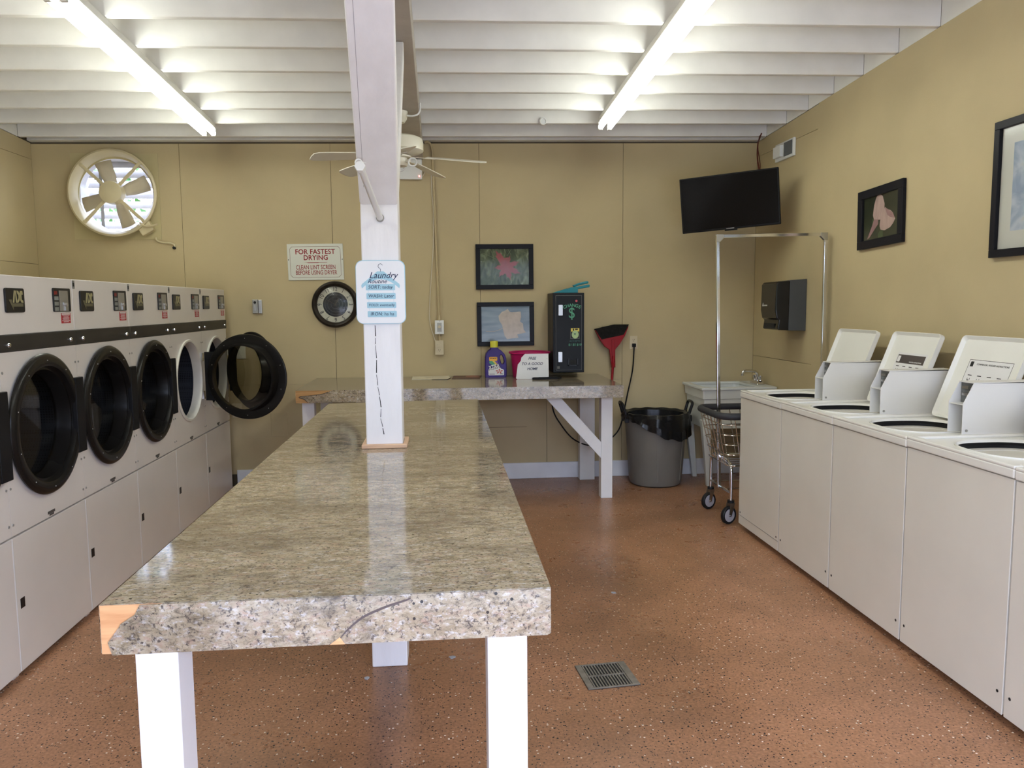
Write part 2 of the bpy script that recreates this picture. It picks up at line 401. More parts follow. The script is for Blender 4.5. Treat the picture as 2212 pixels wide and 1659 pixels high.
def thing(name, label, cat, loc=(0, 0, 0), group=None):
    o = bpy.data.objects.new(name, None); COL.objects.link(o); o.location = loc; o.empty_display_size = .05
    ORG[o.name] = Vector(loc); return tag(o, label, cat, group)
def struct(o): o['kind'] = 'structure'; return o
def plab(o, label): o['label'] = label; return o
def text(body, size, m, parent, fr, at=(0, 0), name='lettering', c=.0006, align='CENTER', bold=0.0, shear=0.0, xs=1.0, rot=0.0, spacing=1.0, line=1.0):
    cu = bpy.data.curves.new('t', 'FONT'); cu.body = body; cu.size = size; cu.align_x = align; cu.align_y = 'CENTER'
    cu.extrude = .0003; cu.offset = bold*size; cu.shear = shear; cu.resolution_u = 3; cu.space_character = spacing; cu.space_line = line
    to = bpy.data.objects.new('t', cu); COL.objects.link(to)
    dg = bpy.context.evaluated_depsgraph_get()
    me = bpy.data.meshes.new_from_object(to.evaluated_get(dg)); bpy.data.objects.remove(to); bpy.data.curves.remove(cu)
    o0 = ORG[parent.name]; cr, sr = math.cos(rot), math.sin(rot)
    for v in me.vertices:
        x, y = v.co.x*xs, v.co.y
        v.co = fr((at[0]+x*cr-y*sr, at[1]+x*sr+y*cr, c+v.co.z)) - o0
    me.name = name; me.materials.clear(); me.materials.append(m); me.update()
    o = bpy.data.objects.new(name, me); COL.objects.link(o); o.parent = parent; ORG[o.name] = o0.copy()
    return o
def circ(ca, cb, r, n=48, rb=None, ph=0):
    rb = r if rb is None else rb
    return [(ca+r*math.cos(2*PI*k/n+ph), cb+rb*math.sin(2*PI*k/n+ph)) for k in range(n)]
def rrect(a0, a1, b0, b1, r, n=6):
    out = []
    for (ca, cb, s) in ((a1-r, b1-r, 0), (a0+r, b1-r, PI/2), (a0+r, b0+r, PI), (a1-r, b0+r, 1.5*PI)):
        for k in range(n+1):
            t = s+PI/2*k/n; out.append((ca+r*math.cos(t), cb+r*math.sin(t)))
    return out
def spline(pts, k=8):
    pts = [Vector(p) for p in pts]; out = []
    for i in range(len(pts)-1):
        p0 = pts[max(i-1, 0)]; p1 = pts[i]; p2 = pts[i+1]; p3 = pts[min(i+2, len(pts)-1)]
        for j in range(k):
            t = j/k
            out.append(.5*((2*p1)+(p2-p0)*t+(2*p0-5*p1+4*p2-p3)*t*t+(3*p1-p0-3*p2+p3)*t**3))
    out.append(pts[-1]); return out

# ================================================================== THE ROOM
XL, XR, YB, YF = -3.25, 2.745, 6.79, -0.60
def zj(x, y): return 2.901 + .045*(YB-y) + .0105*(x-XR)
struct(MB().box(XL-.15, XR+.15, YF-.15, YB+.15, -.12, 0).build('floor', FLOOR))
# back wall: dark backing with separate plywood panels
back = struct(MB().build('wall_back', SEAM))
EX, EZ, ER = -2.607, 2.433, .346                    # exhaust fan centre
hw = .30
bk = MB()
bk.box(XL-.1, EX-hw, YB+.012, YB+.10, 0, 3.05).box(EX+hw, XR+.1, YB+.012, YB+.10, 0, 3.08)
bk.box(EX-hw, EX+hw, YB+.012, YB+.10, 0, EZ-hw).box(EX-hw, EX+hw, YB+.012, YB+.10, EZ+hw, 3.05)
bk.build('backing', SEAM, back)
g = .0016
def bpanel(x0, x1, z0, z1=None):
    m = MB(); t0 = zj(x0, YB)-.012 if z1 is None else z1; t1 = zj(x1, YB)-.012 if z1 is None else z1
    m.hexa([(x0+g, YB, z0+g), (x1-g, YB, z0+g), (x1-g, YB+.0125, z0+g), (x0+g, YB+.0125, z0+g), (x0+g, YB, t0), (x1-g, YB, t1), (x1-g, YB+.0125, t1), (x0+g, YB+.0125, t0)])
    return m
seams = [XL, -2.104, -.896, .333, 1.565, XR]
# first panel has the fan opening cut out
m = MB(); t0, t1 = zj(XL, YB)-.012, zj(-2.104, YB)-.012
m.box(XL, EX-hw, YB, YB+.0125, .1, EZ+hw).box(EX+hw, -2.104-g, YB, YB+.0125, .1, EZ+hw).box(EX-hw, EX+hw, YB, YB+.0125, .1, EZ-hw)
m.hexa([(XL, YB, EZ+hw), (-2.104-g, YB, EZ+hw), (-2.104-g, YB+.0125, EZ+hw), (XL, YB+.0125, EZ+hw), (XL, YB, t0), (-2.104-g, YB, t1), (-2.104-g, YB+.0125, t1), (XL, YB+.0125, t0)])
m.build('wall_panel', WALL, back)
for a, b in zip(seams[1:-1], seams[2:]): bpanel(a, b, .86 if a < 1.5 else .1).build('wall_panel', WALL, back)
for a, b, z0, z1 in ((-2.104, -1.12, .1, .86), (-1.12, -.32, .1, .86), (-.32, .9, .1, .86), (.9, 1.565, .1, .86)):
    bpanel(a, b, z0, z1).build('wall_panel', WALL, back)
MB().box(.05, .724, YB-.0006, YB+.001, .455, .4575).build('groove', SEAM, back)
struct(MB().box(-1.75, XR-.002, YB-.018, YB, 0, .14).build('baseboard_back', BASEW, bev=.004))
# right wall
rw = struct(MB().box(XR+.012, XR+.12, YF, YB+.1, 0, 3.4).build('wall_right', SEAM))
FR_R = Fr((0, 0, 0), (0, 1, 0), (0, 0, 1))          # a=y, b=z, c=x
def rpanel(y0, y1, z0, z1, proud=0):
    tops = [zj(XR, y0)-.004, zj(XR, y1)-.004] if z1 is None else [z1, z1]
    return MB(FR_R).prism([(y0+g, z0+g), (y1-g, z0+g), (y1-g, tops[1]-g), (y0+g, tops[0]-g)], XR-proud, XR+.0125)
rpanel(YF, 5.66, 0, None, .008).build('wall_panel', WALL, rw)
rpanel(5.66, YB, 0, 1.055).build('wall_panel', WALL, rw); rpanel(5.66, YB, 1.055, 2.77).build('wall_panel', WALL, rw); rpanel(5.66, YB, 2.77, None).build('wall_panel', WALL, rw)
struct(MB().box(XR-.016, XR, 5.2, YB-.018, 0, .14).build('baseboard_right', BASEW, bev=.004))
# left wall
lw = struct(MB().box(XL-.12, XL-.012, YF, YB+.1, 0, 3.4).build('wall_left', SEAM))
for y0, y1, z0, z1 in ((YF, YB, 0, 1.874), (YF, YB, 1.874, 2.706), (YF, YB, 2.706, None)):
    tops = [zj(XL, y0)-.004, zj(XL, y1)-.004] if z1 is None else [z1, z1]
    MB(FR_R).prism([(y0+g, z0+g), (y1-g, z0+g), (y1-g, tops[1]-g), (y0+g, tops[0]-g)], XL-.0125, XL).build('wall_panel', WALL, lw)
# front wall with the wide open shop front
OX0, OX1, OZ = -1.15, 2.65, 2.3
fwl = MB().box(XL, OX0, YF-.12, YF, 0, 3.3).box(OX1, XR, YF-.12, YF, 0, 3.3).box(OX0, OX1, YF-.12, YF, OZ, 3.3)
struct(fwl.build('wall_front', WALL))
# ceiling deck, joists, blocking, beam
JD = .235
def slab(x0, x1, y0, y1, d0, d1):
    m = MB(); q = [(x0, y0), (x1, y0), (x1, y1), (x0, y1)]
    return m.hexa([(x, y, zj(x, y)+d0) for x, y in q]+[(x, y, zj(x, y)+d1) for x, y in q])
ceil = struct(slab(XL-.12, XR+.12, YF-.12, YB+.15, JD, JD+.06).build('ceiling', CEIL))
jy = [6.60, 6.215, 5.84, 5.455, 5.065, 4.67, 4.27]
while jy[-1] > YF+.45: jy.append(jy[-1]-.395)
for y in jy:
    slab(XL, XR, y, y+.036, 0, JD).build('joist', CEIL, ceil, bev=.003, seg=1)
for i in range(len(jy)-1):
    slab(XR, XR+.03, jy[i+1]+.036, jy[i], .0, JD).build('blocking', CEIL, ceil)
    slab(XL-.03, XL, jy[i+1]+.036, jy[i], .0, JD).build('blocking', CEIL, ceil)
slab(XL, XR, YB-.055, YB+.10, .004, .05).build('top_plate', CEIL, ceil)
slab(XL, XR, YB-.01, YB+.10, .05, JD).build('blocking', CEIL, ceil)
slab(XR-.0, XR+.03, 6.636, YB, .0, JD).build('blocking', CEIL, ceil)
# the beam carried by the post (joists rest on it)
def bz(y): return 2.728 + .045*(YB-y)
BX0, BX1 = -.335, -.132
bm_ = MB().hexa([(BX0, YF, bz(YF)), (BX1+.03, YF, bz(YF)), (BX1, YB, bz(YB)), (BX0, YB, bz(YB)), (BX0, YF, zj(BX0, YF)-.001), (BX1+.03, YF, zj(BX1, YF)-.001), (BX1, YB, zj(BX1, YB)-.001), (BX0, YB, zj(BX0, YB)-.001)])
bm_.build('beam', mat('beam_shade_paint', (.46, .42, .37), .6, var=.08, vscale=8, bump=.2, bscale=30), ceil, bev=.004)  # the beam's shaded look is put into this darker colour

# outside: pavement and a hedge behind the exhaust fan
struct(MB().box(-14, 14, -22, YF-.15, -.16, -.02).build('outside_ground', CONC))
struct(MB().box(-8, 8, YB+.15, 12, -.16, -.02).build('outside_ground', CONC))
tl = MB(); random.seed(9); nx, nz = 60, 10  # unseen trees, added to cut the low sky light reaching the back
for j in range(nz+1):
    for i in range(nx+1):
        hh = 3.4+.5*math.sin(i*.7)+.35*math.sin(i*1.9+1); zz_ = hh*j/nz
        tl.v.append(Vector((-26+52*i/nx, -17+.5*math.sin(i*1.3+j)+.4*random.random()+.8*(j/nz)**3*-1, zz_)))
for j in range(nz):
    for i in range(nx): tl.f.append((j*(nx+1)+i, j*(nx+1)+i+1, (j+1)*(nx+1)+i+1, (j+1)*(nx+1)+i))
bk2 = [(-26, -18.4, 0), (26, -18.4, 0), (26, -18.4, 3.2), (-26, -18.4, 3.2)]; tl.add(bk2, [(0, 1, 2, 3)])
hd2 = tl.build('sky_block_trees', mat('sky_block_green', (.06, .085, .04), .8, var=.5, vscale=2)); tag(hd2, 'unseen dark green trees added outside the open shop front to block low sky light', 'trees'); hd2['kind'] = 'stuff'
hb = MB(); random.seed(3)
for i in range(1700):
    c = Vector((random.uniform(-3.9, -1.4), random.uniform(7.55, 7.95), random.uniform(-.02, 3.1)))
    a = Vector((random.gauss(0, 1), random.gauss(0, 1), random.gauss(0, 1))).normalized(); b2 = a.cross(Vector((random.gauss(0, 1), random.gauss(0, 1), random.gauss(0, 1)))).normalized()
    s = random.uniform(.03, .06); hb.add([c-a*s, c+b2*s*.5, c+a*s, c-b2*s*.5], [(0, 1, 2, 3)])
hd = hb.build('shrub_foliage', LEAFM); tag(hd, 'green leaves of a shrub outside behind the fan louvres', 'shrub'); hd['kind'] = 'stuff'

# ================================================================== SUPPORT POST
PX0, PX1, PY0, PY1 = -.316, -.168, 3.24, 3.39
TZ = .938                                             # folding table top
post = thing('support_post', 'white painted square wooden post with knee braces standing through the folding table', 'post', (-.242, 3.315, 0))
MB().box(PX0, PX1, PY0, PY1, 0, bz(PY1)-.002).build('shaft', POSTW, post, bev=.005)
# front brace leans out towards the front, rear brace away
m = MB(); z0, y0 = 1.918, PY0; dy, dz = -.98, .86
pts = []
for (x0, x1, y, z) in ((PX0-.001, PX1+.001, PY0-.001, z0), (PX0+.045, PX1+.058, PY0+dy, z0+dz)):
    pts += [(x0, y, z), (x1, y, z), (x1, y+.001, z+.15), (x0, y+.001, z+.15)]
MB().hexa(pts).build('knee_brace', POSTW, post, bev=.006)
m = MB().hexa([(PX0+.035, PY1, 1.98), (PX1-.0, PY1, 1.98), (PX1-.0, PY1, 2.10), (PX0+.035, PY1, 2.10), (PX0+.035, PY1+.78, bz(PY1+.72)-.11), (PX1-.0, PY1+.78, bz(PY1+.72)-.11), (PX1-.0, PY1+.78, bz(PY1+.78)-.002), (PX0+.035, PY1+.78, bz(PY1+.78)-.002)])
m.build('knee_brace', POSTW, post, bev=.005)
gA, gB = Vector((PX0+.022, PY0-.0015, z0+.06)), Vector((PX0+.045+.030, PY0+dy-.0015, z0+dz)); gA.y = PY0+dy*.07-.0012
MB().hexa([gA, gA+Vector((.0015, 0, 0)), gB+Vector((.0018, 0, 0)), gB, gA+Vector((0, .001, .001)), gA+Vector((.0015, .001, .001)), gB+Vector((.0018, .001, .001)), gB+Vector((0, .001, .001))]).build('groove', mat('groove_grey', (.30, .29, .31), .7), post)
# drying crack down the face
cr = [(-.297+.0, 1.44), (-.296, 1.39), (-.298, 1.36), (-.294, 1.30), (-.296, 1.24), (-.292, 1.19), (-.286, 1.15), (-.281, 1.10), (-.284, 1.06), (-.276, 1.02), (-.272, .99)]
mb = MB()
for i in range(len(cr)-1):
    (xa, za), (xb, zb) = cr[i], cr[i+1]; wd = .0028 if i % 3 else .0042
    zb2 = zb+(za-zb)*.12; xa, xb = xa+.028, xb+.028
    mb.add([(xa-wd*.3, PY0-.0006, za), (xa+wd*.3, PY0-.0006, za), (xb+wd*.5, PY0-.0006, zb2), (xb-wd*.4, PY0-.0006, zb2)], [(0, 1, 2, 3)])
plab(mb.build('crack', DARKIN, post), 'dark drying crack down the post face')
# wooden collar on the tabletop
tm = MB()
for (a, b, c, d) in ((PX0-.018, PX1+.018, PY0-.022, PY0-.001), (PX0-.018, PX1+.018, PY1+.001, PY1+.02), (PX0-.018, PX0-.001, PY0-.001, PY1+.001), (PX1+.001, PX1+.018, PY0-.001, PY1+.001)):
    tm.box(a, b, c, d, TZ+.0005, TZ+.017)
plab(tm.build('collar', TRIMW, post, bev=.003), 'bare wood collar around the foot of the post')
# peg rod
p0, p1 = Vector((-.238, 3.2385, 1.866)), Vector((-.262, 2.74, 1.978))
rd = plab(MB().cyl(p0, p1, .0125, .0115, n=16).build('hanging_rod', WHITEP, post, smooth=True), 'short white pipe with a hexagonal end sticking out of the post')
d = (p1-p0).normalized()
MB().cyl(p1-d*.006, p1+d*.02, .019, n=6).build('hexagonal_cap', WHITEP, rd, bev=.002)
MB().cyl(p0+d*.0005, p0+d*.008, .016, n=20).build('collar', GREYM, rd, smooth=True)
se = thing('screw_eye', 'small white screw hook on the brace above the hexagonal rod end', 'hook', (-.292, 3.07, 2.062))
yb = 3.03; zb_ = 2.045
MB().tube([(-.296+.011*math.cos(t), yb-.012, zb_+.011*math.sin(t)) for t in [2*PI*k/14 for k in range(14)]], .0035, 8, True).build('ring', WHITEP, se, smooth=True)
MB().tube([(-.296, yb-.010, zb_+.010), (-.296, yb+.025, zb_+.012)], .003, 8).build('shank', WHITEP, se)
MB().tube([(-.285, yb-.012, zb_), (-.268, yb-.016, zb_-.002)], .002, 6).build('pin', WHITEP, se)

# laundry board hung on the post
FB = Fr((-.242, PY0-.001, 1.573), (1, 0, 0), (0, 0, 1))
lb = thing('laundry_board', 'white rounded laundry sign with a pale blue clothes hanger on the post', 'sign', (-.242, PY0-.004, 1.45))
bw, bh = .0985, .127
MB(FB).prism(rrect(-bw, bw, -bh, bh, .028), .0008, .006).build('panel_edge', BLUEB, lb)
MB(FB).prism(rrect(-bw+.002, bw-.003, -bh+.002, bh-.003, .026), .006, .0075).build('panel', BOARDW, lb)
hg = MB(FB); top, low = [], []
for k in range(25):
    t = -1+2*k/24; a = .074*t; s = abs(t)
    top.append((a, (.083 if s < .18 else .083-.050*((s-.18)/.82)**.95)))
    low.append((a, .052-.033*s**2.1-.004*s))
top = [(-.077, .026)]+top+[(.077, .026)]
hg.prism(top+low[::-1], .0076, .0082); hg.build('hanger_print', BLUEB, lb)
hk = spline([(0, .082, .0082), (.0, .092, .0082), (-.008, .100, .0082), (-.006, .110, .0082), (.003, .113, .0082), (.009, .107, .0082)], 5)
MB(FB).tube(hk, .0008, 5).build('hook_print', NAVY, lb)
text('Laundry', .036, NAVY, lb, FB, (.010, .066), c=.0086, shear=.35, xs=.95)
text('Routine', .024, NAVY, lb, FB, (-.014, .043), c=.0086, shear=.35)
for i, (tx) in enumerate(('SORT: today', 'WASH: Later', 'FOLD: eventually', 'IRON: ha ha')):
    zc = .020-.0358*i; xo = -.001+.0016*i
    bp_ = MB(FB).prism(rrect(xo-.058, xo+.058, zc-.0122, zc+.0122, .003, 3), .0076, .0084).build('blue_strip', BLUEB, lb)
    text(tx, .0185 if len(tx) < 14 else .0145, NAVY, bp_, FB, (xo, zc), c=.0088, shear=.12)
    if i < 3:
        MB(FB).box(xo-.049, xo-.0482, zc-.024, zc-.012, .0076, .008).build('string_print', BLUEB, lb)
        MB(FB).box(xo+.05, xo+.0508, zc-.024, zc-.012, .0076, .008).build('string_print', BLUEB, lb)

# ================================================================== FOLDING TABLE
TX0, TX1, TY0, TY1, TB = -.680, .213, 1.565, 4.81, .838
tb = thing('folding_table', 'long laundry folding table with brown granite laminate top and white legs', 'table', ((TX0+TX1)/2, 3.1, 0))
h0, h1, k0, k1 = PX0-.002, PX1+.002, PY0-.002, PY1+.002
tp = MB(); q0 = TY0+.004
tp.box(TX0, TX1, q0, k0, TB, TZ).box(TX0, h0, k0, k1, TB, TZ).box(h1, TX1, k0, k1, TB, TZ)
tp.hexa([(TX0, k1, TB), (TX1, k1, TB), (TX1, TY1+.045, TB), (TX0, TY1-.03, TB), (TX0, k1, TZ), (TX1, k1, TZ), (TX1, TY1+.045, TZ), (TX0, TY1-.03, TZ)])
tp.build('tabletop', LAM, tb)
FT = Fr((0, TY0+.004, 0), (1, 0, 0), (0, 0, 1))
MB(FT).prism([(TX0, TB), (-.56, TB), (-.56, TZ-.001), (TX0, TZ-.001)], .0003, .0012).build('bare_edge', WOODO, tb)
strip = [(-.603, TZ-.0015), (-.613, .917), (-.641, .899), (-.644, .893), (-.667, .862), (-.660, .836), (-.242, .838), (-.206, .838), (TX1-.006, .838), (TX1+.001, .843), (TX1+.001, TZ-.0015)]
MB(FT).prism(strip, .0012, .0042).build('edge_strip', LAM, tb)
MB(FT).prism([(-.237, .8378), (-.206, .8378), (-.216, .853)], .0043, .0048).build('chipped_edge', WOODO, tb)
ck = spline([(-.072, .930, .0046), (-.078, .926, .0046), (-.124, .912, .0046), (-.17, .892, .0046), (-.202, .866, .0046), (-.22, .846, .0046), (-.238, .839, .0046)], 5)
cb = MB(FT)
for i in range(len(ck)-1):
    a, b2 = ck[i], ck[i+1]; wd = .0022*math.sin(PI*min(1, (i+2)/len(ck)))+.0006
    cb.add([(a.x, a.y-wd, a.z), (b2.x, b2.y-wd, a.z), (b2.x, b2.y+wd, a.z), (a.x, a.y+wd, a.z)], [(0, 1, 2, 3)])
plab(cb.build('crack', mat('crack_brown', (.10, .075, .07), .8), tb), 'dark curved crack in the laminate edge')
MB().box(TX1-.0005, TX1+.0025, TY0+.006, TY1+.03, TB+.001, TZ-.001).build('side_strip', LAM, tb)
MB().box(TX0-.0025, TX0+.0005, TY0+.006, TY1-.04, TB+.001, TZ-.001).build('side_strip', LAM, tb)
for lx0, ly0 in ((-.621, TY0+.01), (.083, TY0+.01), (-.62, TY1-.16), (.083, TY1-.16)):
    MB().box(lx0, lx0+.083, ly0, ly0+.09, 0, TB-.0005).build('leg', LEGW, tb, bev=.003)
# ================================================================== BACK COUNTER
CZ, CB, CX0, CX1, CY0, CY1 = .912, .822, -1.06, 1.345, 5.78, YB-.004
ct = thing('wall_counter', 'granite laminate counter with braced white legs along the back wall', 'counter', (.14, 6.3, 0))
MB().box(CX0, CX1, CY0+.004, CY1, CB, CZ).build('countertop', LAM, ct)
FC = Fr((0, CY0+.004, 0), (1, 0, 0), (0, 0, 1))
MB(FC).prism([(CX0, CB), (-.6, CB), (-.6, CZ-.001), (CX0, CZ-.001)], .0003, .0012).build('bare_edge', WOODE, ct)
MB(FC).prism([(-.80, CZ-.001), (-.83, CZ-.014), (-.87, CZ-.026), (-.95, CZ-.036), (-1.02, CZ-.04), (-1.035, CZ-.05), (-1.0, CZ-.062), (-.965, CB), (CX1, CB-.001), (CX1, CZ-.001)], .0012, .0042).build('edge_strip', LAM, ct)
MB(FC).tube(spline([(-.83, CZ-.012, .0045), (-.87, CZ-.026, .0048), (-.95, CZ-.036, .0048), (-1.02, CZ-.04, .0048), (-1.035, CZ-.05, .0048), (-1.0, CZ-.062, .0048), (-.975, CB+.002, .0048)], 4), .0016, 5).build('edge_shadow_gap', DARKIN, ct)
MB().box(CX1-.0005, CX1+.002, CY0+.008, CY1, CB+.001, CZ-.001).build('side_strip', LAM, ct)
for lx0, lx1, ly in ((1.222, 1.312, 6.0), (-1.055, -.965, 6.0), (1.17, 1.30, 6.66), (-1.02, -.93, 6.66)):
    MB().box(lx0, lx1, ly, ly+.09, 0, CB-.0005).build('leg', LEGW, ct, bev=.003)
for sx, X0 in ((1, 1.222), (-1, -.965)):
    xa = X0; MB().hexa([(xa, 6.004, .318), (xa, 6.004, .446), (xa-sx*.335, 6.004, CB-.001), (xa-sx*.455, 6.004, CB-.001), (xa, 6.042, .318), (xa, 6.042, .446), (xa-sx*.335, 6.042, CB-.001), (xa-sx*.455, 6.042, CB-.001)]).build('diagonal_brace', LEGW, ct, bev=.002)
    MB().box(xa-sx*.0+.02*sx, xa+.06*sx, 6.09, 6.66, .30, .39).build('stretcher', LEGW, ct, bev=.002)

# ================================================================== DRYERS
XD = -1.756; PITCH = .668
DY = [2.968+PITCH*k for k in range(6)]               # centres
def make_dryer(yc):
    root = thing('tumble_dryer', 'x', 'dryer', (XD, yc, 0), 'row of stacked-front tumble dryers')
    D = Fr((XD, yc, 0), (0, 1, 0), (0, 0, 1)); hwid = PITCH/2-.0015
    b = MB(D); b.box(-hwid, hwid, 1.62, 1.654, -1.2, -.02).box(-hwid, -hwid+.02, .0, 1.62, -1.2, -.022).box(hwid-.02, hwid, .0, 1.62, -1.2, -.022).box(-hwid, hwid, .0, 1.62, -1.2, -1.18).box(-hwid, hwid, .0, .012, -1.2, -.03)
    b.build('cabinet', DRY, root)
    MB(D).box(-hwid, hwid, 1.413, 1.656, -.02, 0).build('control_panel', DRY, root, bev=.003)
    band = MB(D).box(-hwid-.001, hwid+.001, 1.345, 1.412, -.02, .006).build('trim_band', BROWNB, root, bev=.0015)
    for u in (-.27, .27):
        MB(D).lathe([(.0105, 0), (.0105, .004), (.008, .009), (.003, .011), (.0005, .0112)], (u, 1.372, .006), (u, 1.372, .02), 14, True, True).build('bolt', CHROME, band, smooth=True)
    fp = MB(D).ringplate((-hwid, hwid, .594, 1.343), circ(0, 1.012, .268, 64), -.02, 0); fp.build('front_panel', DRY, root)
    MB(D).lathe([(.282, .0006), (.285, .008), (.280, .014), (.268, .014), (.262, .002), (.262, -.05)], (0, 1.012, 0), (0, 1.012, .1), 56, False, True).build('opening_rim', mat('rim_white', (.72, .70, .64), .35), root, smooth=True)
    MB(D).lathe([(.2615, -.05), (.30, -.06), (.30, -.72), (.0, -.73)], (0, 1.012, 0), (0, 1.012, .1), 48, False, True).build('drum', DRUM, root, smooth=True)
    MB(D).box(-hwid+.0005, -hwid+.0055, .03, .578, .0002, .0012).build('edge_strip', WASHTOP, root)
    lp = MB(D).box(-hwid, hwid, .022, .586, -.02, 0).build('lower_panel', DRY, root, bev=.003)
    MB(D).box(-hwid, hwid, .0, .03, -.06, -.03).build('toe_gap', DARKIN, root)
    MB(D).box(-.304, -.272, .282, .324, .0002, .002).build('lock', BLACKP, lp)
    MB(D).box(-.034, .030, .608, .620, .0002, .0015).box(-.02, .02, .598, .607, .0002, .001).build('latch_slot', mat('latch_dark', (.08, .075, .07), .5), root)
    for (u, z) in ((-.318, 1.262), (.318, 1.262), (-.318, .64), (.318, .64), (-.318, .79), (.318, .79)):
        MB(D).lathe([(.006, 0), (.005, .003), (.001, .004)], (u, z, 0), (u, z, .01), 8, True, True).build('screw', GREYM, root)
    # logo plate
    lg = MB(D).prism(rrect(-.266, -.120, 1.503, 1.603, .010, 4), .0002, .008).build('logo_plate', BLACKP, root, bev=.0015)
    LU = lambda x: -.266+.146*(x-35)/345; LZ = lambda y: 1.603-.100*(y-88)/387
    for gl in ([(184, 125), (206, 125), (180, 320), (154, 320)], [(206, 128), (220, 125), (238, 320), (210, 320)],
               [(232, 125), (262, 130), (285, 170), (289, 225), (275, 290), (248, 322), (238, 322), (242, 285), (262, 245), (262, 200), (240, 165)],
               [(296, 130), (340, 130), (345, 190), (322, 190), (318, 215), (320, 270), (345, 285), (348, 322), (310, 318), (290, 275), (294, 225), (287, 170)]):
        MB(D).prism([(LU(x), LZ(y)) for x, y in gl][::-1], .0083, .0092).build('logo_letter', LOGOG, lg)
    MB(D).prism([(-.246, 1.556), (-.222, 1.556), (-.222, 1.541), (-.136, 1.541), (-.136, 1.527), (-.212, 1.527), (-.212, 1.511)], .0083, .0089).build('arrow_emblem', LOGOD, lg)
    # coin window
    cw = MB(D).prism(rrect(.135, .300, 1.503, 1.611, .006, 3), .0002, .006).build('coin_window', BLACKP, root, bev=.001)
    MB(D).box(.188, .272, 1.506, 1.600, .0062, .0075).build('coin_plate', GREYM, cw)
    MB(D).box(.142, .170, 1.581, 1.597, .0062, .0072).build('display', PICKRED, cw)
    for k in range(3): MB(D).box(.142, .178, 1.507+.0245*k, 1.524+.0245*k, .0062, .0078).build('button', mat('button_grey', (.22, .23, .21), .5), cw)
    MB(D).cyl((.236, 1.535, .0075), (.236, 1.535, .02), .008, n=12).box(.234, .238, 1.508, 1.534, .0075, .012).box(.222, .250, 1.535, 1.545, .0076, .011).build('coin_slot', STEEL, cw)
    st = MB(D).box(.208, .300, 1.449, 1.497, .0002, .001).build('warning_sticker', REDST, root)
    for k, (wd, hgt) in enumerate(((.08, .006), (.07, .0025), (.05, .0025), (.066, .0025), (.06, .0025), (.078, .0025), (.05, .0025))):
        MB(D).box(.254-wd/2, .254+wd/2, 1.489-.0058*k, 1.489-.0058*k+hgt, .001, .0014).build('print_line', LABW, st)
    ng = MB(D).prism(rrect(-.331, -.307, 1.611, 1.650, .003, 3), .0002, .0015).build('number_tag', TAGM, root)
    MB(D).box(-.327, -.311, 1.622, 1.640, .0016, .002).build('number_print', CHARC, ng)
    # door, hinged on its right-hand edge
    hinge = D((.318, 1.012, .022))
    dc = -.012
    dr = MB(D).lathe([(.250, .006), (.300, .006), (.309, .010), (.311, .018), (.305, .027), (.293, .032), (.266, .031), (.256, .027), (.246, -.03), (.240, -.062), (.228, -.062), (.232, -.03), (.240, .006), (.250, .006)], (dc, 1.012, 0), (dc, 1.012, .1), 72, False, True).build('door', BLACKD, root, smooth=True, org=hinge)
    MB(D).lathe([(.0, -.055), (.236, -.055), (.236, -.051), (.0, -.051)], (dc, 1.012, 0), (dc, 1.012, .1), 56, False, True).build('door_glass', GLASS_DOOR, dr, smooth=True)
    MB(D).box(.235, .318, .835, 1.192, .013, .034).build('hinge_plate', BLACKM, dr, bev=.003)
    for k in range(10):
        t = 2*PI*(k+.5)/10
        p = (dc+.280*math.cos(t), 1.012+.280*math.sin(t)); MB(D).lathe([(.0028, 0), (.002, .0015), (.0005, .002)], (p[0], p[1], .0318), (p[0], p[1], .06), 7, True, True).build('rivet', GREYM, dr)
        MB(D).lathe([(.0028, 0), (.002, -.0015), (.0005, -.002)], (p[0], p[1], .006), (p[0], p[1], .05), 7, True, True).build('rivet', GREYM, dr)
    for zz in (.846, 1.125): MB(D).box(.303, .330, zz, zz+.059, .001, .011).build('hinge_bracket', CHROME, root)
    return root
def copy_tree(o, parent=None):
    c = o.copy(); COL.objects.link(c); c.parent = parent
    for ch in list(o.children): copy_tree(ch, c)
    return c
dry0 = make_dryer(DY[0])
dlab = ['white tumble dryer cut by the left picture edge, its black hinge plate showing',
        'nearest fully visible white tumble dryer with closed round black door',
        'second fully visible white tumble dryer, closed black door, glare on its control panel',
        'third fully visible white tumble dryer, closed black door, just before the open doors',
        'white tumble dryer whose round black door stands wide open towards the room',
        'farthest white tumble dryer beside the back wall, black door half open']
for k, yc in enumerate(DY):
    o = dry0 if k == 0 else copy_tree(dry0)
    o.location = (XD, yc, 0); o['label'] = dlab[k]; o['group'] = 'row of tumble dryers along the left wall'
    for ch in o.children:
        if ch.name.split('.')[0] == 'door' and k >= 4:
            ch.rotation_euler.z = math.radians(75 if k == 4 else 47)

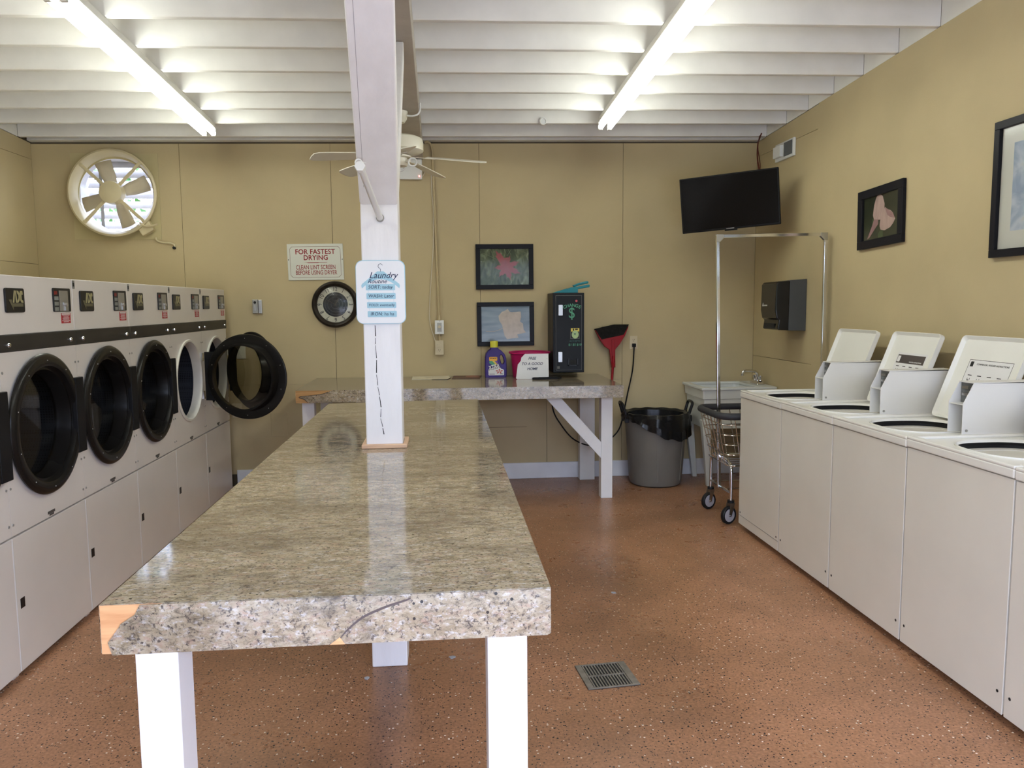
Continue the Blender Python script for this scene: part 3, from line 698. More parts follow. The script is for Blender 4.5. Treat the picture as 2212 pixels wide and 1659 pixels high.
# ================================================================== WASHERS
XW = 1.98
WY = [(4.45, 5.085), (3.832, 4.447), (3.186, 3.829), (2.540, 3.183), (1.90, 2.537)]
def make_washer(yn, yf, zt, lid_label):
    W_ = yf-yn; root = thing('top_load_washer', 'x', 'washer', (XW, (yn+yf)/2, 0), 'row of top-loading washers along the right wall')
    b = MB(); b.box(XW+.004, XW+.66, yn+.002, yf-.002, .036, zt-.05); b.build('cabinet', WASH, root, bev=.006)
    MB().box(XW+.09, XW+.62, yn+.01, yf-.01, .0, .036).build('shade_plinth', DARKIN, root)  # near-black box stands in for the shade below the front panel
    MB().box(XW, XW+.004, yn+.003, yf-.003, .036, zt-.05).build('front_panel', WASH, root, bev=.0018)
    FTp = Fr((0, 0, 0), (1, 0, 0), (0, 1, 0)); cy = yn+.335*W_/.635; cx = XW+.275
    hole = [(cx+.20*math.copysign(abs(math.cos(t))**.75, math.cos(t)), cy+.205*math.copysign(abs(math.sin(t))**.75, math.sin(t))) for t in [2*PI*(k+.5)/48 for k in range(48)]]
    MB().ringplate((XW-.006, XW+.68, yn+.001, yf-.001), hole, zt-.046, zt-.012).build('top', WASHTOP, root, bev=.005)
    rim = MB()
    def loop(s, z): return [(cx+(p[0]-cx)*s, cy+(p[1]-cy)*s, z) for p in hole]
    lps = [loop(1.03, zt-.012), loop(1.035, zt-.006), loop(1.0, zt-.007), loop(.985, zt-.018)]
    n = 48
    for i in range(len(lps)-1): rim.add(lps[i]+lps[i+1], [(k, (k+1) % n, n+(k+1) % n, n+k) for k in range(n)])
    rim.build('opening_rim', WASHTOP, root, smooth=True)
    # raised border of the top
    bd = MB(); bd.box(XW-.006, XW+.03, yn+.001, yf-.001, zt-.013, zt).box(XW+.03, XW+.68, yn+.001, yn+.028, zt-.013, zt).box(XW+.03, XW+.68, yf-.028, yf-.001, zt-.013, zt)
    bd.build('top_border', WASHTOP, root, bev=.005)
    MB().lathe([(.245, zt-.096), (.245, .45), (0, .44)], (cx, cy, 0), (cx, cy, 1), 36, False, True).build('tub', mat('tub_grey', (.45, .44, .42), .4), root, smooth=True)
    gk = MB(); lq = [loop(.985, zt-.018), loop(1.0, zt-.030), loop(.99, zt-.042)]  # black band painted in for the shade gap beneath the opening rim
    for i in range(2): gk.add(lq[i]+lq[i+1], [(k, (k+1) % n, n+(k+1) % n, n+k) for k in range(n)])
    gk.build('rim_shade_band', BLACKM, root, smooth=True)
    tw = MB(); lq = [loop(.99, zt-.042), loop(.90, zt-.046), loop(.88, zt-.085), loop(1.0, zt-.095)]
    for i in range(3): tw.add(lq[i]+lq[i+1], [(k, (k+1) % n, n+(k+1) % n, n+k) for k in range(n)])
    tw.build('tub_ring', mat('tub_cream', (.60, .57, .52), .4), root, smooth=True)
    MB().lathe([(.0, zt-.10), (.03, zt-.10), (.035, zt-.13), (.045, .55), (.10, .46)], (cx, cy, 0), (cx, cy, 1), 20, False, True).build('agitator', WHITEP, root, smooth=True)
    # lid: rear-hinged, open, leaning back
    hx, hz = XW+.505, zt-.004; tl = math.radians(21); up_ = Vector((math.sin(tl), 0, math.cos(tl)))
    L = Fr((hx, yf-.045, hz), (0, -1, 0), up_)        # a runs towards the front of the shop, b up the lid, normal to the room
    lw_ = yf-.045-(yn+.125)
    lid = MB(L).prism(rrect(0, lw_, .0, .432, .025, 5), -.012, -.004).build('lid', WASHTOP, root, bev=.002)
    fl = MB(L); outer = rrect(0, lw_, .0, .432, .025, 5); inner = rrect(.016, lw_-.016, .016, .416, .018, 5); nn = len(outer)
    vs = [(a, b2, -.006) for a, b2 in outer]+[(a, b2, .016) for a, b2 in outer]+[(a, b2, .016) for a, b2 in [(x*1, y*1) for x, y in rrect(.003, lw_-.003, .003, .429, .023, 5)]]+[(a, b2, -.003) for a, b2 in inner]
    fl.add(vs, [(r*nn+k, r*nn+(k+1) % nn, (r+1)*nn+(k+1) % nn, (r+1)*nn+k) for r in range(3) for k in range(nn)])
    fl.build('lid_flange', LIDIN, lid, smooth=True)
    MB(L).prism(rrect(.016, lw_-.016, .016, .416, .018, 5), -.004, -.0028).build('lid_lining', LIDIN, lid)
    if lid_label:
        x0, x1, y0, y1 = .10, lw_-.07, .10, .315
        MB(L).box(x0, x1, y0, y1, -.0028, -.0024).build('instruction_label', LABW, lid)
        lab = MB(L)
        if lid_label == 1:
            MB(L).box(x0+.01, x1-.01, y1-.062, y1-.012, -.0024, -.0021).build('label_banner', mat('label_brown', (.06, .045, .04), .6), lid)
            MB(L).box(x0+.014, x0+.04, y1-.055, y1-.02, -.0021, -.0019).build('label_mark', LABW, lid)
            text('WASHER INSTRUCTIONS', .010, LABW, lid, L, ((x0+x1)/2+.052, y1-.052), c=-.0017)
        else:
            MB(L).box(x0+.014, x0+.036, y1-.036, y1-.010, -.0024, -.0021).build('label_mark', CHARC, lid)
            text('COMMERCIAL WASHER INSTRUCTIONS', .0125, CHARC, lid, L, ((x0+x1)/2+.02, y1-.022), c=-.0021)
            for (aa, ab, ba, bb) in ((x0, x1, y1-.002, y1), (x0, x1, y0, y0+.002), (x0, x0+.002, y0, y1), (x1-.002, x1, y0, y1)):
                lab.box(aa, ab, ba, bb, -.0024, -.0021)
        for k in range(4):
            xa = x0+.02+(x1-x0-.03)*k/4
            lab.box(xa+.006, xa+.034, y1-.082, y1-.078, -.0024, -.0021).box(xa+.010, xa+.030, y1-.125, y1-.121, -.0024, -.0021).box(xa+.010, xa+.013, y1-.125, y1-.095, -.0024, -.0021).box(xa+.027, xa+.030, y1-.115, y1-.095, -.0024, -.0021)
            lab.prism([(xa+.014, y1-.105), (xa+.024, y1-.118), (xa+.028, y1-.116), (xa+.017, y1-.100)], -.0024, -.0021)
            lab.box(xa+.002, xa+.038, y1-.145, y1-.141, -.0024, -.0021).box(xa+.008, xa+.032, y1-.155, y1-.151, -.0024, -.0021)
        lab.build('label_print', CHARC, lid)
    # coin meter case: two side plates with a shelf between them
    MC = Fr((0, 0, 0), (1, 0, 0), (0, 0, 1)); x0 = XW+.258; z0 = zt-.002
    prof = [(x0, z0), (x0, z0+.135), (x0+.045, z0+.222), (XW+.66, z0+.228), (XW+.66, z0)]
    ya, yb_ = yn+.018, yn+.118
    case = MB(MC).prism(prof, -(ya+.003), -ya).build('meter_case', BOXM, root)
    MB(MC).prism(prof, -yb_, -(yb_-.003)).build('side_plate', BOXM, case)
    MB().box(x0+.003, x0+.12, ya+.003, yb_-.003, z0+.128, z0+.132).build('shelf', BOXM, case)
    MB().box(x0+.045, XW+.66, ya, yb_, z0+.222, z0+.2265).build('case_top', BOXM, case)
    MB().box(x0+.055, XW+.655, ya+.003, yb_-.003, z0+.132, z0+.222).build('coin_mechanism', mat('coin_grey', (.16, .165, .16), .5, .4), case)
    MB().box(x0+.09, XW+.655, ya+.003, yb_-.003, z0, z0+.128).build('coin_vault', mat('vault_grey', (.30, .32, .32), .5), case)
    for zz in (.165, .195): MB().box(x0+.040, x0+.055, ya+.03, ya+.07, z0+zz, z0+zz+.012).build('coin_slide', STEEL, case)
    MB().cyl((x0+.02, ya-.003, z0+.018), (x0+.02, ya, z0+.018), .006, n=10).build('screw', GREYM, case)
    for zz in (.10, .135): MB().cyl((XW+.625, ya-.003, z0+zz), (XW+.625, ya, z0+zz), .005, n=8).build('screw', BLACKM, case)
    for yy in (yn+.03, yf-.03): MB().cyl((XW-.001, yy, .115), (XW+.002, yy, .115), .006, n=10).build('screw', CHARC, root)
    return root
wl_ = ['farthest white top-loading washer beside the chrome cart, bare open lid without a label',
       'second white top-loading washer from the cart, open lid with a dark banner label',
       'third white top-loading washer from the cart, open lid with a boxed instruction label',
       'fourth white top-loading washer from the cart, its tall front panel largest in view',
       'nearest white top-loading washer, only a narrow strip showing at the right picture edge']
for k, (a, b_) in enumerate(WY):
    o = make_washer(a, b_, (.940, .942, .943, .947, .945)[k], (0, 1, 2, 2, 1)[k]); o['label'] = wl_[k]
    if k == 0: MB().box(XW-.0012, XW+.0005, a+.004, b_-.004, .094, .097).build('panel_groove', mat('groove', (.25, .24, .22), .7), o)

# ================================================================== CEILING LIGHTS
def light_fixture(x, y0, y1, label):
    f = thing('fluorescent_light', label, 'ceiling light', (x, (y0+y1)/2, zj(x, (y0+y1)/2)-.01), 'twin-tube fluorescent ceiling lights')
    def P3(dx, y, dz): return (x+dx, y, zj(x, y)+dz)
    def bar(xa, xb, ya, yb, za, zb): return MB().hexa([P3(xa, ya, za), P3(xb, ya, za), P3(xb, yb, za), P3(xa, yb, za), P3(xa, ya, zb), P3(xb, ya, zb), P3(xb, yb, zb), P3(xa, yb, zb)])
    bar(-.046, .046, y0, y1, -.045, -.003).build('channel', CHANNEL, f, bev=.004)
    for s in (-.035, .035):
        MB().tube([P3(s, y0+.025, -.084), P3(s, y1-.025, -.084)], .019, 16).build('tube', TUBE, f, smooth=True)
        for ya, yb in ((y0, y0+.024), (y1-.024, y1)):
            bar(s-.016, s+.016, ya, yb, -.104, -.046).build('socket', CHANNEL, f, bev=.004)
    return f
light_fixture(-1.695, 3.84, 6.20, 'twin-tube fluorescent light over the dryers, left of the post')
light_fixture(1.245, 3.70, 6.02, 'twin-tube fluorescent light right of the post, towards the washers')

light_fixture(-1.695, 1.05, 3.41, 'assumed unseen twin-tube fluorescent light added nearer the shop front, above the dryers and out of frame')  # assumed pair, added out of view to brighten the dryers and front half
light_fixture(1.245, .95, 3.27, 'assumed unseen twin-tube fluorescent light added nearer the shop front, above the washers and out of frame')

# small white sprinkler-like knob on the last joist
kb = thing('joist_knob', 'small round white knob fixed to the last ceiling joist', 'knob', (.80, 6.20, 2.875))
zz = zj(.8, 6.21)
MB().cyl((.80, 6.214, zz+.012), (.80, 6.192, zz+.012), .03, n=20).build('base', WHITEP, kb, smooth=True)
MB().tube([(.80+.024*math.cos(t), 6.188, zz+.008+.024*math.sin(t)) for t in [2*PI*k/20 for k in range(20)]], .0045, 8, True).build('ring', CEIL, kb, smooth=True)

# ================================================================== CEILING FAN
fx, fy = -.268, 5.40
fan = thing('ceiling_fan', 'cream ceiling fan with pale blades hanging from the beam behind the post', 'ceiling fan', (fx, fy, 2.5))
zb0 = bz(fy)
MB().lathe([(.068, -.002), (.068, -.012), (.062, -.05), (.045, -.075), (.0, -.078)], (fx, fy, zb0), (fx, fy, zb0+1), 28, False, True).build('canopy', FANW, fan, smooth=True)
MB().cyl((fx, fy, zb0-.07), (fx, fy, 2.62), .014, n=14).build('downrod', FANW, fan, smooth=True)
MB().lathe([(.0, 2.632), (.05, 2.632), (.13, 2.625), (.158, 2.612), (.166, 2.59), (.166, 2.535), (.158, 2.528), (.12, 2.515), (.06, 2.50), (.0, 2.50)], (fx, fy, 0), (fx, fy, 1), 40, False, True).build('motor_housing', FANW, fan, smooth=True)
for k in range(28):
    t = 2*PI*k/28; c, s_ = math.cos(t), math.sin(t)
    MB(Fr((fx, fy, 2.5235), (c, s_, .30), (-s_, c, 0))).box(.115, .150, -.006, .006, -.0035, .0012).build('vent_slot', CHARC, fan)
MB().lathe([(.085, 2.502), (.085, 2.492), (.06, 2.488), (.06, 2.47), (.062, 2.452), (.055, 2.436), (.0, 2.434)], (fx, fy, 0), (fx, fy, 1), 28, False, True).build('switch_housing', FANW, fan, smooth=True)
for k, ang in enumerate((-10, 62, 134, 206, 278)):
    t = math.radians(ang); pitch = math.radians(13)
    r = Vector((math.cos(t), math.sin(t), -.10)); side = Vector((-math.sin(t), math.cos(t), 0))
    u = side*math.cos(pitch)+Vector((0, 0, 1))*math.sin(pitch)
    Fb = Fr((fx, fy, 2.507), r, u)
    pl = [(.19, -.045), (.30, -.056), (.48, -.063), (.56, -.060), (.585, -.045), (.59, 0), (.585, .045), (.56, .060), (.48, .063), (.30, .056), (.19, .045)]
    bl = MB(Fb).prism(pl, -.003, .003).build('blade', FANW, fan)
    MB(Fb).prism([(.07, -.014), (.14, -.012), (.20, -.035), (.25, -.035), (.25, .035), (.20, .035), (.14, .012), (.07, .014)], -.007, -.0035).build('blade_iron', FANW, bl)
for k in range(3):
    t = 2*PI*k/3-.6; p = Vector((fx+.115*math.cos(t), fy+.115*math.sin(t), 2.452))
    MB().tube([(fx+.05*math.cos(t), fy+.05*math.sin(t), 2.462), (p.x-.02*math.cos(t), p.y-.02*math.sin(t), 2.462)], .008, 10).build('lamp_arm', FANW, fan, smooth=True)
    MB().tube([p+Vector((.026*math.cos(a), 0, .026*math.sin(a))) for a in [2*PI*j/18 for j in range(18)]], .006, 8, True).build('lamp_ring', WHITEP, fan, smooth=True)
cd = thing('fan_cable', 'white cable hanging off the beam beside the ceiling fan canopy', 'cable', (-.15, 5.35, 2.75))
MB().tube(spline([(-.205, 5.36, 2.755), (-.17, 5.34, 2.748), (-.135, 5.33, 2.755), (-.118, 5.33, 2.785), (-.118, 5.34, 2.83)], 5), .006, 8).build('cord', WHITEP, cd, smooth=True)
jb = thing('beam_end_box', 'white electrical box with a glowing red light on the back wall under the beam', 'electrical box', (-.232, YB-.03, 2.64))
MB().box(-.325, -.142, YB-.05, YB, 2.56, 2.722).build('case', WHITEP, jb, bev=.004)
MB().lathe([(.007, 0), (.006, .004), (.0005, .006)], (-.165, YB-.05, 2.585), (-.165, YB-.1, 2.585), 12, True, True).build('indicator', REDLED, jb, smooth=True)

# ================================================================== BACK WALL THINGS
FW = Fr((0, YB, 0), (1, 0, 0), (0, 0, 1))            # a = x, b = z, c out of the wall
# exhaust fan
ef = thing('exhaust_fan', 'round cream exhaust fan with four spokes in front of a bright louvred vent', 'exhaust fan', (EX, YB, EZ-ER))
MB(FW).ringplate((EX-.345, EX+.335, EZ-.362, EZ+.325), circ(EX, EZ-.01, .292, 64), .0005, .006).build('mounting_plate', PLATE, ef)
MB(FW).lathe([(.296, .004), (.300, .02), (.312, .085), (.330, .108), (.344, .100), (.346, .085), (.325, .06), (.318, .006)], (EX, EZ, 0), (EX, EZ, 1), 72, False, True).build('housing_ring', EXH, ef, smooth=True)
MB(FW).lathe([(.0, .150), (.055, .148), (.086, .138), (.090, .12), (.090, .055), (.0, .05)], (EX, EZ, 0), (EX, EZ, 1), 36, False, True).build('motor', EXH, ef, smooth=True)
for k in range(4):
    t = PI/4+PI/2*k+.02; c, s_ = math.cos(t), math.sin(t)
    sp = Fr((EX, YB, EZ), (c, 0, s_), (-s_, 0, c))
    f_ = MB(Fr((EX, YB-.095, EZ), (c, 0, s_), (-s_, 0, c))); f_.box(.08, .325, -.013, .013, -.004, .006); f_.build('spoke', EXH, ef, bev=.002)
    b_ = MB(Fr((EX, YB-.095, EZ), (c, 0, s_), (-s_, 0, c))); b_.cyl((.318, -.004, .0), (.318, -.004, .014), .011, n=6); b_.build('spoke_bolt', EXH, ef)
for k in range(4):
    t = PI/2*k+.35; vs = []
    for r_, tw in ((.075, .75), (.14, .62), (.21, .5), (.275, .42)):
        for q in (-.55, -.2, .2, .5):
            wv = q*(.075+.045*r_/.28); a = t+wv/r_ if r_ > .1 else t+wv/.1
            vs.append((EX+r_*math.cos(a), EZ+r_*math.sin(a), .02+wv*math.sin(tw)*.55))
    fs = [(i*4+j, i*4+j+1, (i+1)*4+j+1, (i+1)*4+j) for i in range(3) for j in range(3)]
    o = MB(FW).add(vs, fs).build('fan_blade', mat('fan_blade_paint', (.50, .44, .33), .5), ef, smooth=True)
    sd = o.modifiers.new('thickness', 'SOLIDIFY'); sd.thickness = .003
pp = MB(Fr((EX+.232, YB-.05, EZ-.275), (.86, 0, .5), (-.5, 0, .86)))
pp.box(-.05, .055, -.048, .05, -.03, .035); plab(pp.build('capacitor_box', EXH, ef, bev=.008), 'cream wiring box on the fan rim')
MB(FW).tube(spline([(EX+.20, EZ-.235, .09), (EX+.24, EZ-.262, .105), (EX+.29, EZ-.26, .10), (EX+.325, EZ-.245, .06)], 5), .008, 8).build('conduit_loop', EXH, ef, smooth=True)
cdt = thing('fan_conduit', 'short bent cream conduit on the wall below the exhaust fan', 'conduit', (EX+.40, YB-.02, 2.06))
MB(FW).tube(spline([(EX+.292, EZ-.345, .014), (EX+.297, EZ-.368, .013), (EX+.33, EZ-.385, .012), (EX+.40, EZ-.392, .012), (EX+.435, EZ-.405, .012), (EX+.432, EZ-.428, .012)], 5), .0085, 10).build('pipe', EXH, cdt, smooth=True)
MB(FW).cyl((EX+.432, EZ-.43, .0), (EX+.432, EZ-.43, .022), .012, n=12).build('wall_stub', CHARC, cdt)
# louvres of the vent opening
lvdummy = None
lv = thing('vent_louvre', 'white slatted louvre vent in the wall behind the exhaust fan', 'vent', (EX, YB+.12, EZ-.3))
MB().box(EX-hw, EX-hw+.012, YB+.0135, YB+.22, EZ-hw, EZ+hw).box(EX+hw-.012, EX+hw, YB+.0135, YB+.22, EZ-hw, EZ+hw).box(EX-hw+.012, EX+hw-.012, YB+.0135, YB+.22, EZ+hw-.012, EZ+hw).box(EX-hw+.012, EX+hw-.012, YB+.0135, YB+.22, EZ-hw, EZ-hw+.012).build('frame', LOUV, lv)
MB(FW).lathe([(.294, -.10), (.2965, -.0005)], (EX, EZ, 0), (EX, EZ, 1), 64, False, True).build('sleeve', LOUV, lv, smooth=True)
for k in range(7):
    z = EZ-.26+.083*k
    MB().hexa([(EX-.285, YB+.150, z), (EX+.285, YB+.150, z), (EX+.285, YB+.152, z-.003), (EX-.285, YB+.152, z-.003), (EX-.285, YB+.19, z+.062), (EX+.285, YB+.19, z+.062), (EX+.285, YB+.192, z+.059), (EX-.285, YB+.192, z+.059)]).build('slat', LOUV, lv)
MB().box(EX-.19, EX-.165, YB+.142, YB+.148, EZ-.28, EZ+.28).build('tie_bar', GREYM, lv)
MB().box(EX+.03, EX+.033, YB+.195, YB+.197, EZ-.28, EZ+.28).build('centre_wire', CHARC, lv)

# dryer sign
sg = thing('dryer_notice_sign', 'white metal sign with red capitals reading FOR FASTEST DRYING on the back wall', 'sign', (-1.041, YB, 1.735))
SF = Fr((-1.0405, YB-.0005, 1.885), (math.cos(-.010), 0, math.sin(.010)), (-.018, 0, 1))
MB(SF).box(-.229, .229, -.150, .150, .001, .008).build('panel', SIGNW, sg, bev=.003)
def sign_line():
    o = [(-.19, .128), (.19, .128), (.208, .108), (.208, -.108), (.19, -.128), (-.19, -.128), (-.208, -.108), (-.208, .108)]
    i = [(-.188, .1255), (.188, .1255), (.2055, .107), (.2055, -.107), (.188, -.1255), (-.188, -.1255), (-.2055, -.107), (-.2055, .107)]
    n = 8; mb = MB(SF); mb.add([(a, b, .0085) for a, b in o]+[(a, b, .0085) for a, b in i], [(k, (k+1) % n, n+(k+1) % n, n+k) for k in range(n)]); return mb
sign_line().build('border_line', BROWNT, sg)
text('FOR FASTEST', .058, REDT, sg, SF, (-.0, .083), c=.0086, bold=.020, xs=.92, spacing=1.04)
text('DRYING', .056, REDT, sg, SF, (.003, .034), c=.0086, bold=.020, xs=.94, spacing=1.05)
MB(SF).prism([(-.10, -.003), (.10, -.002), (.09, -.005), (.03, -.006), (.02, -.009), (-.06, -.009), (-.07, -.006)], .0082, .0088).build('underline', REDT, sg)
text('CLEAN LINT SCREEN', .050, REDT, sg, SF, (.0, -.045), c=.0086, bold=.008, xs=.68, spacing=1.03)
text('BEFORE USING DRYER', .050, REDT, sg, SF, (.003, -.089), c=.0086, bold=.008, xs=.68, spacing=1.0)
for a in (-.220, .220): MB(SF).cyl((a, .02, .0075), (a, .02, .0088), .004, n=10).build('screw', CHARC, sg)

# clock
kx, kz = -.888, 1.531
ck_ = thing('wall_clock', 'round clock with dark bronze rim and cream numbered ring on the back wall', 'clock', (kx, YB, kz-.194))
MB(FW).lathe([(.150, .012), (.152, .03), (.160, .042), (.175, .048), (.188, .040), (.194, .022), (.194, .001), (.150, .001)], (kx, kz, 0), (kx, kz, 1), 64, False, True).build('rim', CLOCKR, ck_, smooth=True)
fc = MB(FW).lathe([(.0, .010), (.155, .010), (.155, .004), (0, .004)], (kx, kz, 0), (kx, kz, 1), 56, False, True).build('face', CLOCKF, ck_)
MB(FW).lathe([(.0, .0125), (.102, .0125), (.103, .0102)], (kx, kz, 0), (kx, kz, 1), 48, False, True).build('centre_disc', CLOCKC, ck_)
for h in range(1, 13):
    t = PI/2-2*PI*h/12; rr = .127
    text(str(h), .050, INK, fc, FW, (kx+rr*math.cos(t), kz+rr*math.sin(t)), name='numeral', c=.0112, rot=t-PI/2, xs=.8)
for ang, ln, wd in ((math.radians(60), .055, .004), (math.radians(150), .075, .003)):
    Fh = Fr((kx, YB-.0135, kz), (math.cos(ang), 0, math.sin(ang)), (-math.sin(ang), 0, math.cos(ang)))
    MB(Fh).box(-.012, ln, -wd, wd, 0, .0015).build('hand', mat('clock_hand', (.06, .05, .04), .4), ck_)
for rr in (.035, .062, .085):
    MB(FW).tube([(kx+rr*math.cos(a), kz+rr*math.sin(a), .0126) for a in [2*PI*j/32 for j in range(32)]], .0022, 6, True).build('scroll_ring', mat('scroll_grey', (.07, .075, .08), .35), ck_, smooth=True)
MB(FW).lathe([(.152, .030), (.12, .040), (.06, .046), (.0, .048)], (kx, kz, 0), (kx, kz, 1), 48, False, True).build('cover_glass', GLASS_PIC, ck_, smooth=True)

# framed pictures on the back wall
def frame_parts(root, F, w_, h_, bar, depth, m=PICFR):
    fr_ = MB(F)
    for a0, a1, b0, b1 in ((-w_, w_, h_-bar, h_), (-w_, w_, -h_, -h_+bar), (-w_, -w_+bar, -h_+bar, h_-bar), (w_-bar, w_, -h_+bar, h_-bar)): fr_.box(a0, a1, b0, b1, .001, depth)
    fr_.build('frame', m, root, bev=.002, seg=1)
def leaf_shape(lobes, n=9):
    pts = []
    for (ang, r, wd) in lobes:
        a = math.radians(ang)
        pts.append((math.cos(a-wd*1.25)*r*.45, math.sin(a-wd*1.25)*r*.45)); pts.append((math.cos(a-wd*.62)*r*.78, math.sin(a-wd*.62)*r*.78)); pts.append((math.cos(a-wd*.35)*r*.74, math.sin(a-wd*.35)*r*.74))
        pts.append((math.cos(a)*r, math.sin(a)*r))
        pts.append((math.cos(a+wd*.35)*r*.74, math.sin(a+wd*.35)*r*.74)); pts.append((math.cos(a+wd*.62)*r*.78, math.sin(a+wd*.62)*r*.78))
    return pts
def fan_poly(F, pts, c, ctr=(0, 0)):
    n = len(pts); return MB(F).add([(ctr[0], ctr[1], c)]+[(a, b, c) for a, b in pts], [(0, k+1, (k+1) % n+1) for k in range(n)])
p1 = thing('framed_picture', 'black framed photo of a red maple leaf on grass on the back wall', 'picture', (.541, YB, 1.65), 'framed leaf photographs')
F1 = Fr((.5415, YB-.0005, 1.839), (1, 0, .004), (-.004, 0, 1))
frame_parts(p1, F1, .246, .190, .038, .022)
MB(F1).box(-.212, .212, -.156, .156, .001, .006).build('print', P_GRASS, p1)
fan_poly(F1, [(x+.01, y-.0) for x, y in leaf_shape([(20, .125, .30), (68, .105, .3), (122, .165, .30), (185, .10, .34), (235, .105, .3), (290, .12, .34), (335, .14, .30)])], .0064, (.01, .0)).build('leaf_print', REDLEAF, p1)
for (x0_, z0_, x1_, z1_) in ((-.2, -.06, -.13, .06), (-.19, .12, -.06, .06), (-.12, .15, -.09, .08), (-.2, .0, -.15, .1), (.06, .15, .02, .09), (.12, .14, .2, .11), (-.21, .05, -.1, .03), (.17, .02, .15, .1), (.03, .15, .055, .10)):
    MB(F1).tube([(x0_, z0_, .0062), (x1_, z1_, .0062)], .0016, 5).build('grass_blade_print', mat('grass_blade', S(110, 118, 82), .6), p1)
MB(F1).box(-.210, .210, -.154, .154, .0105, .0125).build('glass', GLASS_PIC, p1)
p2 = thing('framed_picture', 'black framed photo of a pale leaf on blue planks on the back wall', 'picture', (.545, YB, 1.165), 'framed leaf photographs')
F2 = Fr((.5455, YB-.0005, 1.353), (1, 0, .004), (-.004, 0, 1))
frame_parts(p2, F2, .245, .187, .037, .022)
MB(F2).box(-.212, .212, -.154, .154, .001, .006).build('print', P_PLANK, p2)
fan_poly(F2, [(-.06, .07), (-.03, .105), (.0, .115), (.02, .13), (.03, .11), (.045, .10), (.08, .10), (.13, .105), (.135, .06), (.125, .02), (.15, -.0), (.155, -.05), (.175, -.075), (.13, -.085), (.10, -.09), (.11, -.12), (.06, -.125), (.01, -.13), (-.01, -.10), (-.02, -.06), (-.03, -.01), (-.055, .03)], .0064, (.05, .0)).build('leaf_print', PALELEAF, p2)
MB(F2).tube(spline([(-.02, -.035, .0066), (-.09, -.06, .0066), (-.17, -.062, .0066)], 5), .002, 5).build('leaf_stem_print', PALELEAF, p2)
MB(F2).box(-.210, .210, -.152, .152, .0105, .0125).build('glass', GLASS_PIC, p2)

# switches and outlets
def plate(name, label, x, z, w_, h_, m, kind, cat, F=FW, depth=.006):
    t = thing(name, label, cat, F((x, z-h_, 0)))
    MB(F).box(x-w_, x+w_, z-h_, z+h_, .0005, depth).build('cover_plate', m, t, bev=.002)
    if kind == 'outlet':
        for dz in (-.021, .021):
            fc_ = MB(F).prism(rrect(x-.016, x+.016, z+dz-.014, z+dz+.014, .008, 4), depth+.0001, depth+.0025).build('socket_face', m, t)
            MB(F).box(x-.008, x-.0055, z+dz-.001, z+dz+.008, depth+.0026, depth+.003).box(x+.0055, x+.008, z+dz-.001, z+dz+.008, depth+.0026, depth+.003).cyl((x, z+dz-.008, depth+.0026), (x, z+dz-.008, depth+.003), .003, n=8).build('socket_slots', CHARC, fc_)
    elif kind == 'toggle':
        MB(F).box(x-.004, x+.004, z-.004, z+.014, depth, depth+.012).build('toggle', m, t, bev=.001)
    return t
# fan control box with conduit
fc2 = thing('fan_speed_switch', 'white rocker switch box on the tan conduit beside the post', 'switch', (-.022, YB, 1.275))
MB(FW).box(-.056, .014, 1.277, 1.388, .001, .045).build('box', BEIGEC, fc2, bev=.002)
MB(FW).box(-.059, .017, 1.274, 1.391, .0455, .051).build('cover_plate', WHITEP, fc2, bev=.002)
MB(FW).box(-.040, -.002, 1.294, 1.370, .0512, .0525).build('control_recess', mat('control_grey', (.42, .42, .42), .5), fc2)
MB(FW).cyl((-.021, 1.336, .0525), (-.021, 1.336, .064), .012, n=16).build('dial', CREAMP, fc2, smooth=True)
for zz in (1.283, 1.382): MB(FW).cyl((-.021, zz, .051), (-.021, zz, .052), .003, n=8).build('screw', GREYM, fc2)
ot = plate('power_outlet', 'tan double power outlet with a cream plug below the white switch box', -.024, 1.158, .036, .060, CREAMP, 'outlet', 'outlet', depth=.045)
cdu = thing('wall_conduit', 'tan conduit pipe running down the back wall to the white switch', 'conduit', (-.035, YB-.012, 1.39))
MB(FW).tube(spline([(-.118, 2.86, .02), (-.095, 2.868, .02), (-.07, 2.85, .014), (-.056, 2.79, .012), (-.050, 2.6, .012)], 5)+[Vector((-.0225, 1.41, .012))], .0105, 10).build('pipe', BEIGEC, cdu, smooth=True)
MB(FW).cyl((-.0225, 1.392, .022), (-.0225, 1.43, .014), .014, n=12).build('coupling', BEIGEC, cdu, smooth=True)
MB(FW).cyl((-.023, 1.219, .02), (-.023, 1.276, .02), .0105, n=12).build('coupling', BEIGEC, cdu, smooth=True)
wc = thing('white_wall_cord', 'thin cream cord drooping beside the conduit to the tan outlet', 'cord', (-.08, YB-.01, 1.18))
MB(FW).tube(spline([(-.140, 2.585, .02), (-.118, 2.625, .012), (-.088, 2.645, .010), (-.068, 2.615, .010), (-.064, 2.45, .009), (-.055, 2.30, .009), (-.062, 2.0, .009), (-.083, 1.75, .009), (-.103, 1.47, .009), (-.098, 1.36, .009), (-.072, 1.26, .010), (-.052, 1.20, .03), (-.030, 1.180, .055)], 6), .0038, 7).build('cord', CREAMW, wc, smooth=True)
MB(FW).cyl((-.024, 1.179, .0478), (-.024, 1.179, .066), .015, n=18).build('plug', CREAMP, wc, smooth=True)
o2 = plate('power_outlet', 'cream double outlet with a black plug right of the broom', 1.665, 1.180, .034, .058, CREAMP, 'outlet', 'outlet')
plate('light_switch', 'white light switch plate seen through the half open dryer door', -1.678, 1.143, .037, .060, WHITEP, 'toggle', 'switch')
plate('blank_plate', 'tan blank wall plate right of the white switch behind the open dryer door', -1.50, 1.158, .042, .062, mat('wall_plate_tan', (.50, .40, .22), .5), '', 'plate')
